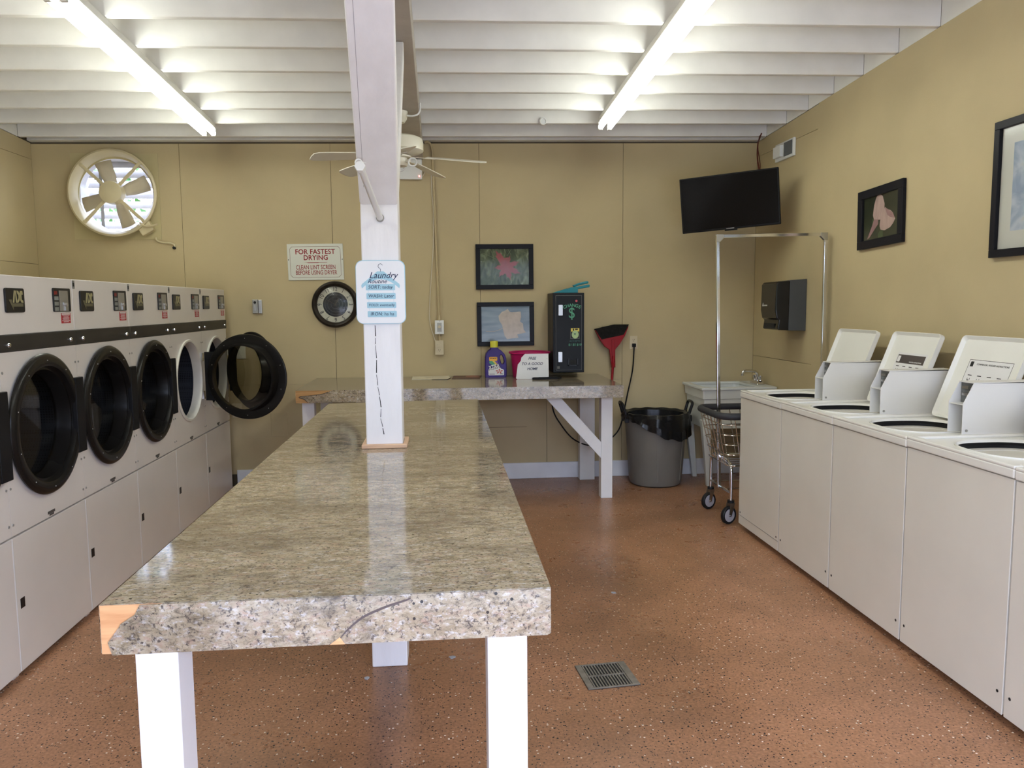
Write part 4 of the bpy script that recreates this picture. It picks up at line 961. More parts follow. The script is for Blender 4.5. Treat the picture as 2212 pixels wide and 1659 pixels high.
plate('power_outlet', 'cream outlet low on the back wall below the open dryer doors', -1.73, .648, .040, .060, CREAMP, 'outlet', 'outlet')
plate('access_cover', 'tan painted access cover low on the wall left of the counter', -1.388, .52, .068, .10, WALL, '', 'cover', depth=.005)
bo = thing('metal_wall_box', 'small grey metal box with a round black hole left of the sign', 'wall box', (-1.528, YB, 1.46))
MB(FW).box(-1.566, -1.522, 1.462, 1.578, .001, .028).build('body', GREYM, bo, bev=.004)
MB(FW).box(-1.520, -1.490, 1.462, 1.574, .001, .020).build('side_rail', STEEL, bo, bev=.003)
MB(FW).cyl((-1.544, 1.553, .0281), (-1.544, 1.553, .0295), .011, n=16).build('hole', DARKIN, bo)
MB(FW).box(-1.549, -1.540, 1.485, 1.53, .0282, .033).build('lever', STEEL, bo, bev=.001)

# ================================================================== CHANGE MACHINE + THINGS ON THE COUNTER
cm = thing('change_machine', 'black wall-mounted change machine with a green dollar sign above the counter', 'change machine', (1.041, 6.62, .953))
cx0, cx1, cy0, cz0, cz1 = .911, 1.171, 6.452, .953, 1.610
MB().box(cx0, cx1, cy0+.012, YB-.0005, cz0, cz1).build('body', CHG, cm, bev=.004)
MF = Fr((0, cy0+.012, 0), (1, 0, 0), (0, 0, 1))
dm = MB(MF).box(cx0+.018, cx1-.018, cz0+.016, cz1-.016, .0005, .012).build('door', CHG, cm, bev=.003)
a0, a1, b0, b1 = cx0+.020, cx1-.022, cz0+.020, cz1-.020
fl = MB(MF)
for q in ((a0, a1, b1-.003, b1), (a0, a1, b0, b0+.003), (a0, a0+.003, b0, b1), (a1-.003, a1, b0, b1)): fl.box(*q, .0121, .0128)
fl.build('border_line', CHGL, dm)
def mx(px): return cx0+(px-247)/(747-247)*(cx1-cx0)
def mz(py): return cz1-(py-305)/(1550-305)*(cz1-cz0)
for (xa, xb, ya, yb) in ((330, 397, 655, 490), (325, 390, 1380, 1222)):
    lk = MB(MF).prism(rrect(mx(xa), mx(xb), mz(ya), mz(yb), .004, 3), .0121, .022).build('lock_plate', mat('lock_silver', (.55, .56, .58), .3, .5), dm, bev=.001)
    MB(MF).cyl((mx((xa+xb)/2), mz((ya+yb)/2+6), .0221), (mx((xa+xb)/2), mz((ya+yb)/2+6), .026), .007, n=14).build('keyhole', STEEL, lk, smooth=True)
word = 'CHANGE'
for i, ch in enumerate(word):
    t = math.radians(118-i*56/5*1.0)
    t = math.radians(90+26.5-10.6*i); R_ = .140; ca, cb_ = mx(548), mz(540)-.118
    text(ch, .037, GREENP, dm, MF, (ca+R_*math.cos(t), cb_+R_*math.sin(t)), c=.0125, rot=t-PI/2, bold=.02)
text('$', .125, GREENP, dm, MF, (mx(543), mz(622)), c=.0125, xs=.85, bold=.004)
MB(MF).cyl((mx(617), mz(430), .0121), (mx(617), mz(430), .019), .009, n=16).build('indicator', mat('indicator_red', S(190, 70, 80), .3), dm, smooth=True)
bp2 = MB(MF).box(mx(520), mx(668), mz(1020), mz(850), .0121, .0135).build('bill_acceptor', CHARC, dm)
bf = MB(MF)
for q_ in ((520, 668, 1020, 1012), (520, 527, 1012, 905), (661, 668, 1012, 905)): bf.box(mx(q_[0]), mx(q_[1]), mz(q_[2]), mz(q_[3]), .0136, .0142)
bf.build('acceptor_frame', CHGL, bp2)
MB(MF).box(mx(528), mx(664), mz(905), mz(852), .0136, .0145).build('yellow_label', YELP, bp2)
MB(MF).box(mx(560), mx(580), mz(893), mz(858), .0146, .015).box(mx(596), mx(640), mz(880), mz(860), .0146, .015).build('label_print', CHARC, bp2)
MB(MF).prism(circ(mx(598), mz(952), .029, 14, .034), .0136, .0146).build('banknote_print', NOTEP, bp2)
MB(MF).prism(circ(mx(593), mz(943), .007, 12), .0147, .0152).build('banknote_seal', GREENT, bp2)
text('ACCEPTS', .022, GREENT, dm, MF, (mx(593), mz(1056)), c=.0125)
text('$1 $5 $10', .026, GREENP, dm, MF, (mx(593), mz(1112)), c=.0125, bold=.01, shear=.1)
ctp = MB(MF); ctp.box(mx(480), mx(640), mz(1440), mz(1350), .0121, .014); cu_ = ctp.build('coin_tray', DARKIN, dm)
MB(MF).box(mx(480), mx(500), mz(1440), mz(1330), .014, .03).box(mx(620), mx(640), mz(1440), mz(1330), .014, .03).box(mx(480), mx(640), mz(1440), mz(1425), .014, .03).build('coin_tray_lip', BLACKP, dm)
MB(MF).box(mx(310), mx(350), mz(1485), mz(1445), .0121, .0128).build('rating_sticker', mat('sticker_grey', (.13, .13, .11), .6), dm)
for zz in (mz(1120), mz(1345)): MB(MF).cyl((cx1-.010, zz, .0), (cx1-.010, zz, .004), .004, n=8).build('screw', BLACKM, cm)

# teal dustpan on the change machine
dp = thing('dustpan', 'teal plastic dustpan lying on top of the change machine', 'dustpan', (1.06, 6.55, cz1))
DPF = Fr((0, 6.50, cz1+.001), (1, 0, 0), (0, 0, 1))
sh = [(.935, 0), (.945, .006), (1.0, .022), (1.06, .040), (1.10, .050), (1.125, .048), (1.125, .003)]
pan = MB(DPF).prism(sh, -.17, -.166).prism(sh, -.004, 0).build('pan_side', TEAL, dp)
MB(DPF).prism([(.935, .0), (1.125, .0), (1.125, .003), (.935, .0028)], -.166, -.004).build('pan_floor', TEAL, dp)
MB(DPF).prism([(1.121, .003), (1.125, .003), (1.125, .049), (1.121, .049)], -.166, -.004).build('pan_back', TEAL, dp)
MB(DPF).prism([(1.06, .037), (1.125, .046), (1.125, .050), (1.06, .041)], -.166, -.004).build('pan_hood', TEAL, dp)
MB(DPF).prism([(1.115, .028), (1.235, .046), (1.238, .068), (1.225, .070), (1.115, .050)], -.10, -.065).build('handle', TEAL, dp, bev=.005)
MB(DPF).prism([(1.105, .048), (1.16, .066), (1.225, .078), (1.226, .094), (1.212, .098), (1.15, .085), (1.09, .062)], -.104, -.06).build('brush_handle', TEAL, dp, bev=.006)

# detergent bottle
bx, by = .445, 6.63
bt = thing('detergent_bottle', 'purple laundry detergent bottle with a yellow cap on the counter', 'bottle', (bx, by, CZ))
BF = Fr((bx, by, CZ), (1, 0, 0), (0, 0, 1))
out = [(-.088, .0), (-.090, .03), (-.089, .10), (-.088, .17), (-.082, .20), (-.062, .225), (-.045, .236), (-.044, .25), (.022, .25), (.024, .238), (.05, .222), (.075, .195), (.088, .16), (.091, .10), (.091, .03), (.087, 0)]
hole = [(.040, .135), (.034, .16), (.036, .182), (.045, .190), (.056, .180), (.066, .155), (.070, .125), (.062, .110), (.048, .112)]
# body with a real handle hole: triangulate between outline and hole through bmesh
def holed(F, outer, inner, c0, c1, name, m, parent, bev=0):
    bm = bmesh.new()
    def ring(pts): 
        vs = [bm.verts.new((a, b, 0)) for a, b in pts]; return [bm.edges.new((vs[i], vs[(i+1) % len(vs)])) for i in range(len(vs))]
    ed = ring(outer)+ring(inner)
    bmesh.ops.triangle_fill(bm, edges=ed, use_beauty=True, use_dissolve=False)
    ext = bmesh.ops.extrude_face_region(bm, geom=list(bm.faces))
    for v in bm.verts: v.co.z = c0
    for e in ext['geom']:
        if isinstance(e, bmesh.types.BMVert): e.co.z = c1
    bmesh.ops.recalc_face_normals(bm, faces=bm.faces)
    bm.verts.index_update()
    mb = MB(F); mb.add([tuple(v.co) for v in bm.verts], [tuple(v.index for v in f.verts) for f in bm.faces]); bm.free()
    return mb.build(name, m, parent, bev=bev, seg=3)
holed(BF, out, hole, -.045, .045, 'body', PURPLE, bt, bev=.012)
MB().lathe([(.030, .238), (.030, .252), (.0, .252)], (bx-.011, by, CZ), (bx-.011, by, CZ+1), 20, False, True).build('neck', PURPLE, bt, smooth=True)
MB().lathe([(.033, .246), (.033, .300), (.030, .304), (.0, .304)], (bx-.011, by, CZ), (bx-.011, by, CZ+1), 28, False, True).build('cap', YCAP, bt, smooth=True)
lb_ = MB(BF).prism([(-.062, .022), (-.058, .018), (.064, .018), (.068, .022), (.068, .060), (.060, .068), (.045, .072), (.030, .090), (.022, .098), (-.05, .072), (-.064, .062)], .0452, .046).build('label', LABW, bt)
MB(BF).prism([(-.056, .120), (-.020, .098), (.010, .108), (.012, .135), (-.054, .14)], .0452, .0458).build('label_rainbow', GREENP, bt)
MB(BF).prism([(-.03, .138), (.0, .104), (.014, .108), (-.008, .139)], .0459, .0462).build('label_rainbow_band', YELP, bt)
MB(BF).prism([(-.01, .139), (.012, .110), (.018, .124), (.010, .139)], .0459, .0462).build('label_rainbow_band', mat('label_violet', S(120, 70, 150), .5), bt)
ob = MB(BF).prism(rrect(-.056, .012, .138, .172, .008, 3), .0452, .0462).build('label_flash', ORANGE, bt)
text('50% MORE', .016, INK, ob, BF, (-.022, .160), c=.0468, xs=.75, bold=.02)
text('XTRA', .046, LABW, lb_, BF, (-.018, .088), c=.0475, shear=.25, rot=.22, bold=.03, xs=.78)
text('XTRA', .046, INK, lb_, BF, (-.016, .0855), c=.0466, shear=.25, rot=.22, bold=.055, xs=.78)
for k in range(5):
    t = 2*PI*k/5+.3; MB(BF).prism([(.028, .050), (.028+.022*math.cos(t-.3), .050+.016*math.sin(t-.3)), (.028+.034*math.cos(t), .050+.022*math.sin(t)), (.028+.022*math.cos(t+.3), .050+.016*math.sin(t+.3))], .0461, .0464).build('flower_print', mat('flower_red', S(190, 70, 60), .5), lb_)
MB(BF).box(-.056, -.01, .026, .030, .0461, .0464).box(.034, .06, .026, .031, .0461, .0464).build('fine_print', NAVY, lb_)

# bucket and notice
ux, uy = .731, 6.60
bu = thing('bucket', 'magenta plastic bucket behind the paper notice on the counter', 'bucket', (ux, uy, CZ))
MB().lathe([(.0, .001), (.138, .001), (.142, .006), (.160, .195), (.176, .200), (.177, .212), (.170, .214), (.158, .206), (.137, .01), (.0, .008)], (ux, uy, CZ), (ux, uy, CZ+1), 44, False, True).build('pail', PINK, bu, smooth=True)
nt = thing('paper_notice', 'white torn-cornered paper notice reading FREE TO A GOOD HOME leaning on the bucket', 'notice', (.735, 6.40, CZ))
NF = Fr((0, 6.372, CZ+.001), (1, 0, 0), (0, .10, 1))
shp = [(.594, .008), (.604, .0), (.862, .0), (.862, .206), (.670, .206), (.640, .176), (.635, .150), (.610, .120)]
MB(NF).prism(shp, 0, .0015).build('sheet', PAPER, nt)
for tx, zz, sz in (('FREE', .168, .030), ('TO A GOOD', .124, .030), ('HOME', .083, .030)):
    text(tx, sz, NAVY, nt, NF, (.727, zz), c=.0022, bold=.012, shear=.25)
MB(NF).box(.842, .856, .163, .165, .0016, .002).build('staple', GREYM, nt)
# black tray, papers
tr = thing('black_folder', 'flat black folder lying on the counter in front of the notice', 'folder', (.83, 6.36, CZ))
MB().hexa([(.722, 6.335, CZ+.0005), (.932, 6.325, CZ+.0005), (.975, 6.41, CZ+.0005), (.755, 6.415, CZ+.0005), (.722, 6.335, CZ+.016), (.932, 6.325, CZ+.014), (.975, 6.41, CZ+.014), (.755, 6.415, CZ+.016)]).build('cover', BLACKM, tr, bev=.002)
MB().box(.78, .93, 6.345, 6.40, CZ+.0165, CZ+.0175).build('clip_strip', CHARC, tr)
pc = thing('paper_sheet', 'cream paper sheet lying at the back of the counter right of the post', 'paper', (-.11, 6.6, CZ))
MB().prism([(-.253, 6.50), (.03, 6.475), (.06, 6.62), (.055, 6.77), (-.255, 6.76)], CZ+.0006, CZ+.004).build('sheet', PAPERC, pc)
MB().box(-.15, -.08, 6.66, 6.664, CZ+.0041, CZ+.0045).box(-.14, -.10, 6.645, 6.648, CZ+.0041, CZ+.0045).build('print_line', INK, pc)
pc2 = thing('paper_sheet', 'small torn cream sheet overlapping the leaflet at the back of the counter', 'paper', (.05, 6.55, CZ))
MB().prism([(-.09, 6.455), (.04, 6.462), (.075, 6.65), (-.07, 6.62)], CZ+.0047, CZ+.0062).build('sheet', PAPERC, pc2)
pc3 = thing('leaflet', 'dark brown glossy leaflet at the back of the counter', 'leaflet', (.17, 6.6, CZ))
MB().prism([(.072, 6.49), (.30, 6.47), (.335, 6.77), (.095, 6.77)], CZ+.0006, CZ+.003).build('cover', PAPERB, pc3)
MB().prism([(.19, 6.62), (.30, 6.61), (.325, 6.75), (.20, 6.75)], CZ+.0031, CZ+.0036).build('cover_picture', mat('leaflet_red', S(130, 70, 52), .4), pc3)

# ================================================================== BROOM
br = thing('broom', 'upside-down red broom with black bristles leaning on the back wall by the counter', 'broom', (1.43, 6.5, 0))
foot = Vector((1.345, 6.46, 0.0)); neck = Vector((1.468, 6.69, 1.02))
MB().tube([foot, neck+Vector((.003, .012, .05))], .0108, 12).build('handle', BROOMR, br, smooth=True)
BRF = Fr((1.468, 6.715, 1.0), (1, 0, .03), (-.03, 0.05, 1))
MB(BRF).prism([(-.016, -.03), (.018, -.03), (.022, .125), (.062, .168), (.109, .236), (.146, .318), (.140, .320), (.100, .250), (-.095, .216), (-.142, .300), (-.148, .297), (-.103, .205), (-.068, .155), (-.028, .125)], -.017, .017).build('cap', BROOMR, br, bev=.004)
MB(BRF).prism([(-.010, .02), (.010, .02), (.012, .215), (-.008, .212)], .0172, .023).build('rib', BROOMR, br, bev=.002)
MB(BRF).prism([(-.095, .217), (.100, .249), (.149, .336), (.02, .340), (-.08, .322), (-.150, .308)], -.02, .0185).build('bristle_core', BRIST, br)
bs = MB(BRF); random.seed(5)
for i in range(520):
    t = random.random(); xa = -.095+.195*t; za = .219+.032*t; xb = -.154+.308*t+random.gauss(0, .006); zb2 = .312+.016*math.sin(PI*t)+.026*t+random.gauss(0, .006); c = random.uniform(-.02, .02)
    bs.add([(xa-.001, za, c), (xa+.001, za, c), (xb, zb2, c+random.gauss(0, .004))], [(0, 1, 2)])
o = bs.build('bristles', BRIST, br); o['kind'] = 'stuff'
# power cord from the outlet
pw = thing('black_power_cord', 'black power cord looping from the wall outlet down under the counter', 'cord', (1.5, YB-.03, .3))
MB().tube(spline([(1.667, YB-.02, 1.158), (1.660, YB-.045, 1.12), (1.652, YB-.03, .94), (1.612, YB-.02, .735), (1.572, YB-.015, .527), (1.525, YB-.03, .405), (1.43, YB-.045, .324), (1.335, YB-.045, .300), (1.232, YB-.16, .309), (1.12, YB-.05, .352), (1.018, YB-.02, .477), (.955, YB-.015, .60), (.93, YB-.015, .80)], 7), .0058, 8).build('cord', RUBBER, pw, smooth=True)
MB(FW).box(1.650, 1.682, 1.142, 1.172, .009, .032).build('plug', RUBBER, pw, bev=.004)

# ================================================================== RIGHT WALL AND CORNER
XF = XR-.008
RWf = lambda y, z, x=XF: Fr((x-.0005, y, z), (0, -1, 0), (0, 0, 1))
# flower picture
p3 = thing('framed_picture', 'black framed photo of a pale pink orchid petal on dark green, on the right wall', 'picture', (XF, 4.765, 1.86))
tr_ = math.radians(-1.9)
F3 = Fr((XF-.0005, 4.767, 2.047), (0, -1, .035), (0, .025, 1))
frame_parts(p3, F3, .254, .186, .052, .024)
MB(F3).box(-.21, .21, -.142, .142, .001, .006).build('print', P_DARK, p3)
def P3m(px, py):   # pixel in the 1475x1659 zoom crop -> picture-plane coordinates
    u = (px-250)/(985-250); top = 490+(365-490)*u; bot = 1385+(1315-1385)*u
    return (-.205+.41*u, .138-.276*(py-top)/(bot-top))
MB(F3).prism([P3m(*q) for q in ((600, 1180), (660, 1190), (655, 1340), (560, 1345), (555, 1250))], .0061, .0064).build('stem_print', STEMG, p3)
MB(F3).prism([P3m(*q) for q in ((430, 930), (480, 920), (490, 1020), (425, 1040))], .0061, .0064).build('stem_print', STEMG, p3)
fan_poly(F3, [P3m(*q) for q in ((500, 520), (530, 450), (590, 438), (640, 480), (680, 640), (675, 760), (640, 900), (590, 960), (470, 940), (445, 850), (470, 640))], .0067, P3m(570, 700)).build('petal_print', PETAL, p3)
fan_poly(F3, [P3m(*q) for q in ((470, 940), (560, 950), (560, 1040), (480, 1160), (380, 1310), (335, 1335), (370, 1240), (430, 1080))], .0069, P3m(470, 1090)).build('petal_print', PETALD, p3)
fan_poly(F3, [P3m(*q) for q in ((600, 960), (690, 710), (740, 760), (800, 790), (850, 850), (880, 940), (895, 970), (860, 1060), (800, 1140), (690, 1190), (610, 1165), (590, 1090))], .0071, P3m(740, 980)).build('petal_print', PETAL, p3)
fan_poly(F3, [P3m(*q) for q in ((690, 720), (760, 770), (850, 850), (885, 960), (800, 930), (740, 880))], .0074, P3m(790, 850)).build('petal_print', PETALD, p3)
MB(F3).box(-.206, .206, -.138, .138, .0115, .0135).build('glass', GLASS_PIC, p3)
# large watercolour
p4 = thing('framed_picture', 'large black framed blue watercolour cut by the right picture edge', 'picture', (XF, 3.35, 1.73))
F4 = Fr((XF-.0005, 3.33, 2.057), (0, -1, 0), (0, 0, 1))
frame_parts(p4, F4, .42, .327, .038, .026)
MB(F4).box(-.39, .39, -.295, .295, .001, .006).build('mount', MATW, p4)
MB(F4).box(-.30, .30, -.205, .21, .0061, .0068).build('print', P_WATER, p4)
MB(F4).box(-.386, .386, -.292, .292, .0115, .0135).build('glass', GLASS_PIC, p4)
# sensor / vent box
vb = thing('wall_sensor_box', 'white framed box with a grey window high on the right wall by the corner', 'wall box', (XR, 6.2, 2.65))
FV = RWf(6.202, 2.717, XR)
MB(FV).box(-.17, .17, -.068, .07, .0005, .02).build('base', WHITEP, vb, bev=.004)
MB(FV).box(-.145, -.01, -.045, .045, .0205, .05).build('white_half', WHITEP, vb, bev=.004)
MB(FV).box(.01, .15, -.05, .055, .0205, .028).build('grey_window', mat('window_grey', (.09, .10, .11), .4), vb, bev=.002)
# cable to the TV
tc_ = thing('tv_cable', 'red-brown cable hanging from the ceiling down to the television', 'cable', (2.60, 6.45, 2.5))
MB().tube(spline([(2.70, 6.60, 2.93), (2.66, 6.55, 2.87), (2.63, 6.50, 2.82), (2.62, 6.48, 2.72), (2.605, 6.40, 2.60), (2.58, 6.25, 2.45), (2.45, 6.19, 2.36)], 6), .006, 8).build('cord', CABLER, tc_, smooth=True)
MB().tube(spline([(2.69, 6.61, 2.92), (2.635, 6.51, 2.80), (2.64, 6.47, 2.66), (2.60, 6.38, 2.52), (2.52, 6.22, 2.40)], 6), .004, 7).build('second_cord', CABLER, tc_, smooth=True)
# television
tv = thing('television', 'black flat television mounted tilted in the back right corner', 'television', (2.229, 6.05, 2.09))
a = math.radians(27.5)
r0 = Vector((math.cos(a), -math.sin(a), 0)); tilt = math.radians(5); roll = math.radians(3.4)
nrm = Vector((-math.sin(a), -math.cos(a), 0)); u0 = Vector((0, 0, 1))*math.cos(tilt)+nrm*math.sin(tilt)
r1 = r0*math.cos(roll)+u0*math.sin(roll); u1 = u0*math.cos(roll)-r0*math.sin(roll)
TF = Fr((2.229, 6.05, 2.299), r1, u1)
MB(TF).box(-.372, .372, -.212, .212, -.045, 0).build('casing', TVM, tv, bev=.006)
MB(TF).box(-.360, .360, -.196, .202, .0005, .002).build('screen', TVS, tv)
MB(TF).box(-.045, .05, -.222, -.212, -.03, .002).build('sensor_lip', TVM, tv, bev=.002)
MB(TF).box(-.032, .028, -.2075, -.2015, .0005, .0018).build('badge', mat('tv_badge_grey', (.30, .30, .31), .3), tv)
MB(TF).box(-.10, .10, -.10, .10, -.07, -.0455).build('mount_plate', BLACKM, tv)
mw = TF((0, 0, -.07)); MB().tube([mw, (2.50, 6.45, 2.33), (XR-.02, 6.55, 2.33)], .018, 10).build('mount_arm', BLACKM, tv, smooth=True)
MB().box(XR-.022, XR-.0005, 6.49, 6.61, 2.22, 2.44).build('wall_bracket', BLACKM, tv)
# paper towel dispenser
dn, df_ = 5.776, 6.045
td = thing('towel_dispenser', 'black and grey paper towel dispenser on the right wall', 'dispenser', (XR, 5.91, 1.30))
FD = Fr((0, 0, 0), (1, 0, 0), (0, 0, 1))             # a=x, b=z, c=-y
MB(FD).prism([(XR-.0005, 1.302), (XR-.0005, 1.694), (2.612, 1.682), (2.608, 1.306)], -df_, -dn).build('back_housing', DISPG, td, bev=.004)
MB(FD).prism([(2.6075, 1.308), (2.6115, 1.681), (2.520, 1.674), (2.504, 1.655), (2.500, 1.46), (2.512, 1.40), (2.53, 1.385), (2.520, 1.318), (2.535, 1.310)], -(df_+.004), -(dn-.004)).build('front_cover', DISPB, td, bev=.008, seg=3)
FDf = Fr((2.5005, 5.91, 0), (0, -1, 0), (0, 0, 1))
EMF = Fr((2.4998, 5.93, 0), (0, -1, 0), (0, 0, 1))
MB(EMF).prism([(-.085, 1.490), (-.058, 1.490), (-.0715, 1.518)], .0003, .0012).build('emblem', WHITEP, td)
MB(EMF).box(-.052, .01, 1.491, 1.501, .0003, .0012).build('brand_line', mat('badge_grey', (.40, .40, .38), .5), td)
MB(FD).prism([(2.523, 1.322), (2.519, 1.36), (2.517, 1.36), (2.519, 1.322)], -(df_-.03), -(dn+.05)).build('paper_slot', DARKIN, td)

# ================================================================== UTILITY SINK
SX0, SX1, SY0, SY1, SZ = 2.10, XR-.012, 6.235, YB-.02, .830
sk = thing('utility_sink', 'off-white plastic utility sink on splayed legs in the back right corner', 'sink', ((SX0+SX1)/2, 6.5, 0))
FS = Fr((0, 0, 0), (1, 0, 0), (0, 1, 0))
hole = rrect(SX0+.05, SX1-.15, SY0+.05, SY1-.05, .05, 5)
MB().ringplate((SX0, SX1, SY0, SY1), hole, SZ-.022, SZ).build('rim', SINKM, sk, bev=.005)
bs_ = MB(); n = len(hole); lv_ = []
for (s, z) in ((1, SZ-.022), (.98, SZ-.10), (.93, SZ-.105), (.88, .52), (.6, .505)):
    cx_ = (SX0+SX1)/2-.05; cy_ = (SY0+SY1)/2
    lv_.append([(cx_+(x-cx_)*s, cy_+(y-cy_)*s, z) for x, y in hole])
for i in range(4): bs_.add(lv_[i]+lv_[i+1], [(k, (k+1) % n, n+(k+1) % n, n+k) for k in range(n)])
bs_.add(lv_[4], [tuple(range(n))]); bs_.build('inner_bowl', SINKM, sk, smooth=True)
ob_ = MB(); o1 = [(SX0+.015, SY0+.015), (SX1-.015, SY0+.015), (SX1-.015, SY1-.015), (SX0+.015, SY1-.015)]
def sc4(s, z): 
    cx_ = (SX0+SX1)/2; cy_ = (SY0+SY1)/2; return [(cx_+(x-cx_)*s, cy_+(y-cy_)*s, z) for x, y in o1]
lv4 = [sc4(1, SZ-.0225), sc4(.985, SZ-.095), sc4(.95, SZ-.100), sc4(.90, .485)]
for i in range(3): ob_.add(lv4[i]+lv4[i+1], [(k, (k+1) % 4, 4+(k+1) % 4, 4+k) for k in range(4)])
ob_.add(lv4[3], [(0, 1, 2, 3)]); ob_.build('outer_shell', SINKM, sk, bev=.012)
for (x, y, sx, sy) in ((SX0+.055, SY0+.05, 1, 1), (SX1-.055, SY0+.05, -1, 1), (SX0+.055, SY1-.05, 1, -1), (SX1-.055, SY1-.05, -1, -1)):
    xt, yt = x-.01*sx, y-.01*sy; xb_, yb2 = x+.04*sx, y+.03*sy
    q = lambda X, Y, w_, z: [(X-w_, Y-w_, z), (X+w_, Y-w_, z), (X+w_, Y+w_, z), (X-w_, Y+w_, z)]
    MB().hexa(q(xb_, yb2, .019, 0)+q(xt, yt, .036, .56)).build('leg', SINKM, sk, bev=.004)
fa = thing('sink_faucet', 'chrome faucet with a curved spout at the back corner of the utility sink', 'faucet', (2.67, 6.5, SZ))
MB().hexa([(2.635, 6.42, SZ+.0005), (2.71, 6.42, SZ+.0005), (2.71, 6.58, SZ+.0005), (2.635, 6.58, SZ+.0005), (2.65, 6.44, SZ+.03), (2.695, 6.44, SZ+.03), (2.695, 6.56, SZ+.03), (2.65, 6.56, SZ+.03)]).build('base', CHROME, fa, bev=.006)
MB().cyl((2.67, 6.5, SZ+.02), (2.67, 6.5, SZ+.065), .016, n=16).build('body', CHROME, fa, smooth=True)
MB().tube(spline([(2.67, 6.5, SZ+.055), (2.672, 6.5, SZ+.085), (2.655, 6.5, SZ+.103), (2.62, 6.5, SZ+.11), (2.565, 6.5, SZ+.112), (2.543, 6.5, SZ+.10), (2.538, 6.5, SZ+.07)], 6), [.012]*31+[.011]*6, 12).build('spout', CHROME, fa, smooth=True)
for yy in (6.445, 6.555): MB().lathe([(.018, .03), (.015, .045), (.020, .062), (.019, .072), (0, .074)], (2.675, yy, SZ), (2.675, yy, SZ+1), 18, False, True).build('knob', CHROME, fa, smooth=True)
# ================================================================== TRASH CAN
tx_, ty_ = 1.785, 6.478
tcn = thing('trash_can', 'round grey plastic trash can lined with a black bag beside the sink', 'trash can', (tx_, ty_, 0))
MB().lathe([(.0, .0), (.195, .0), (.212, .012), (.222, .05), (.258, .555), (.268, .565), (.268, .60), (.258, .604), (.250, .59), (.214, .05), (.0, .03)], (tx_, ty_, 0), (tx_, ty_, 1), 52, False, True).build('bin', TRASH, tcn, smooth=True)
for t in (-1.75, -.72): 
    c, s_ = math.cos(t), math.sin(t); MB(Fr((tx_, ty_, 0), (c, s_, 0), (0, 0, 1))).prism([(.222, .05), (.227, .05), (.2615, .55), (.256, .55)], -.006, .006).build('rib', TRASH, tcn)
random.seed(11); bag = MB(); n = 72; prev = None; rows = []
for (r, z, wob) in ((.15, .22, .0), (.21, .36, .004), (.232, .50, .006), (.243, .595, .004), (.262, .612, .005), (.274, .612, .006), (.282, .588, .010), (.286, .545, .014), (.288, .51, .016)):
    row = []
    for k in range(n):
        t = 2*PI*k/n
        droop = (.11*max(0, math.cos(t+.9))-.05*max(0, math.cos(t-PI+.9-1.0)))*(.6-z)/.09 if z < .59 and r > .27 else 0
        w1 = math.sin(9*t+z*20)+.6*math.sin(17*t-z*33)+.5*math.sin(29*t+z*50)
        row.append((tx_+(r+wob*w1*.55)*math.cos(t), ty_+(r+wob*w1*.55)*math.sin(t), z-droop+wob*.5*math.sin(13*t)))
    rows.append(row)
for i in range(len(rows)-1): bag.add(rows[i]+rows[i+1], [(k, (k+1) % n, n+(k+1) % n, n+k) for k in range(n)])
bag.build('bag', BAG, tcn, smooth=True)
for s in (-1, 1):
    bx_ = tx_+s*.268; MB().tube(spline([(bx_-s*.01, ty_-.06, .56), (bx_+s*.012, ty_-.06, .63), (bx_+s*.03, ty_-.052, .685), (bx_+s*.03, ty_+.052, .69), (bx_+s*.012, ty_+.06, .63), (bx_-s*.01, ty_+.06, .56)], 5), .0125, 10).build('handle', BLACKP, tcn, smooth=True)
    for dy_ in (-.075, .045): MB().box(bx_-.012, bx_+.022, ty_+dy_, ty_+dy_+.03, .53, .585).build('handle_clip', BLACKP, tcn, bev=.004)

# ================================================================== LAUNDRY CART
cr_ = thing('laundry_cart', 'chrome wire laundry cart with black bumper and tall hanging rail behind the washers', 'cart', (2.31, 5.4, 0))
def ringpts(x0, x1, y0, y1, z, r=.10, k=6): return [(a, b, z) for a, b in rrect(x0, x1, y0, y1, r, k)]
TOP = (1.872, 2.745-.06, 5.135, 5.665); BOT = (1.945, 2.63, 5.175, 5.625); ZT, ZB = .752, .405
bmp = MB(); bmp.tube(ringpts(*TOP, ZT), .024, 10, True); plab(bmp.build('bumper', BUMPER, cr_, smooth=True), 'charcoal rubber bumper around the basket rim')
def lerp(t, r): return tuple(a*(1-t)+b*t for a, b in zip(TOP, BOT))
for t in (.17, .38, .58, .78): MB().tube(ringpts(*lerp(t, 0), ZT*(1-t)+ZB*t, .09*(1-t*.4)), .0038, 7, True).build('wire_hoop', CHROME, cr_, smooth=True)
MB().tube(ringpts(*BOT, ZB, .05), .006, 8, True).build('base_hoop', CHROME, cr_, smooth=True)
T1 = ringpts(*TOP, ZT-.015, .10, 6); B1 = ringpts(*BOT, ZB, .05, 6)
def edge_pts(R4, z, m, side):
    x0, x1, y0, y1 = R4; out = []
    for k in range(m):
        f = (k+.5)/m
        out.append({'n': (x0+.05+(x1-x0-.1)*f, y0, z), 's': (x0+.05+(x1-x0-.1)*f, y1, z), 'w': (x0, y0+.05+(y1-y0-.1)*f, z), 'e': (x1, y0+.05+(y1-y0-.1)*f, z)}[side])
    return out
for side, mcount in (('n', 9), ('s', 9), ('w', 6), ('e', 6)):
    for a_, b_ in zip(edge_pts(TOP, ZT-.02, mcount, side), edge_pts(BOT, ZB, mcount, side)):
        MB().tube([a_, b_], .003, 6).build('wire', CHROME, cr_)
for k in range(7):
    y = BOT[2]+.02+(BOT[3]-BOT[2]-.04)*k/6; MB().tube([(BOT[0], y, ZB), (BOT[1], y, ZB)], .003, 6).build('wire', CHROME, cr_)
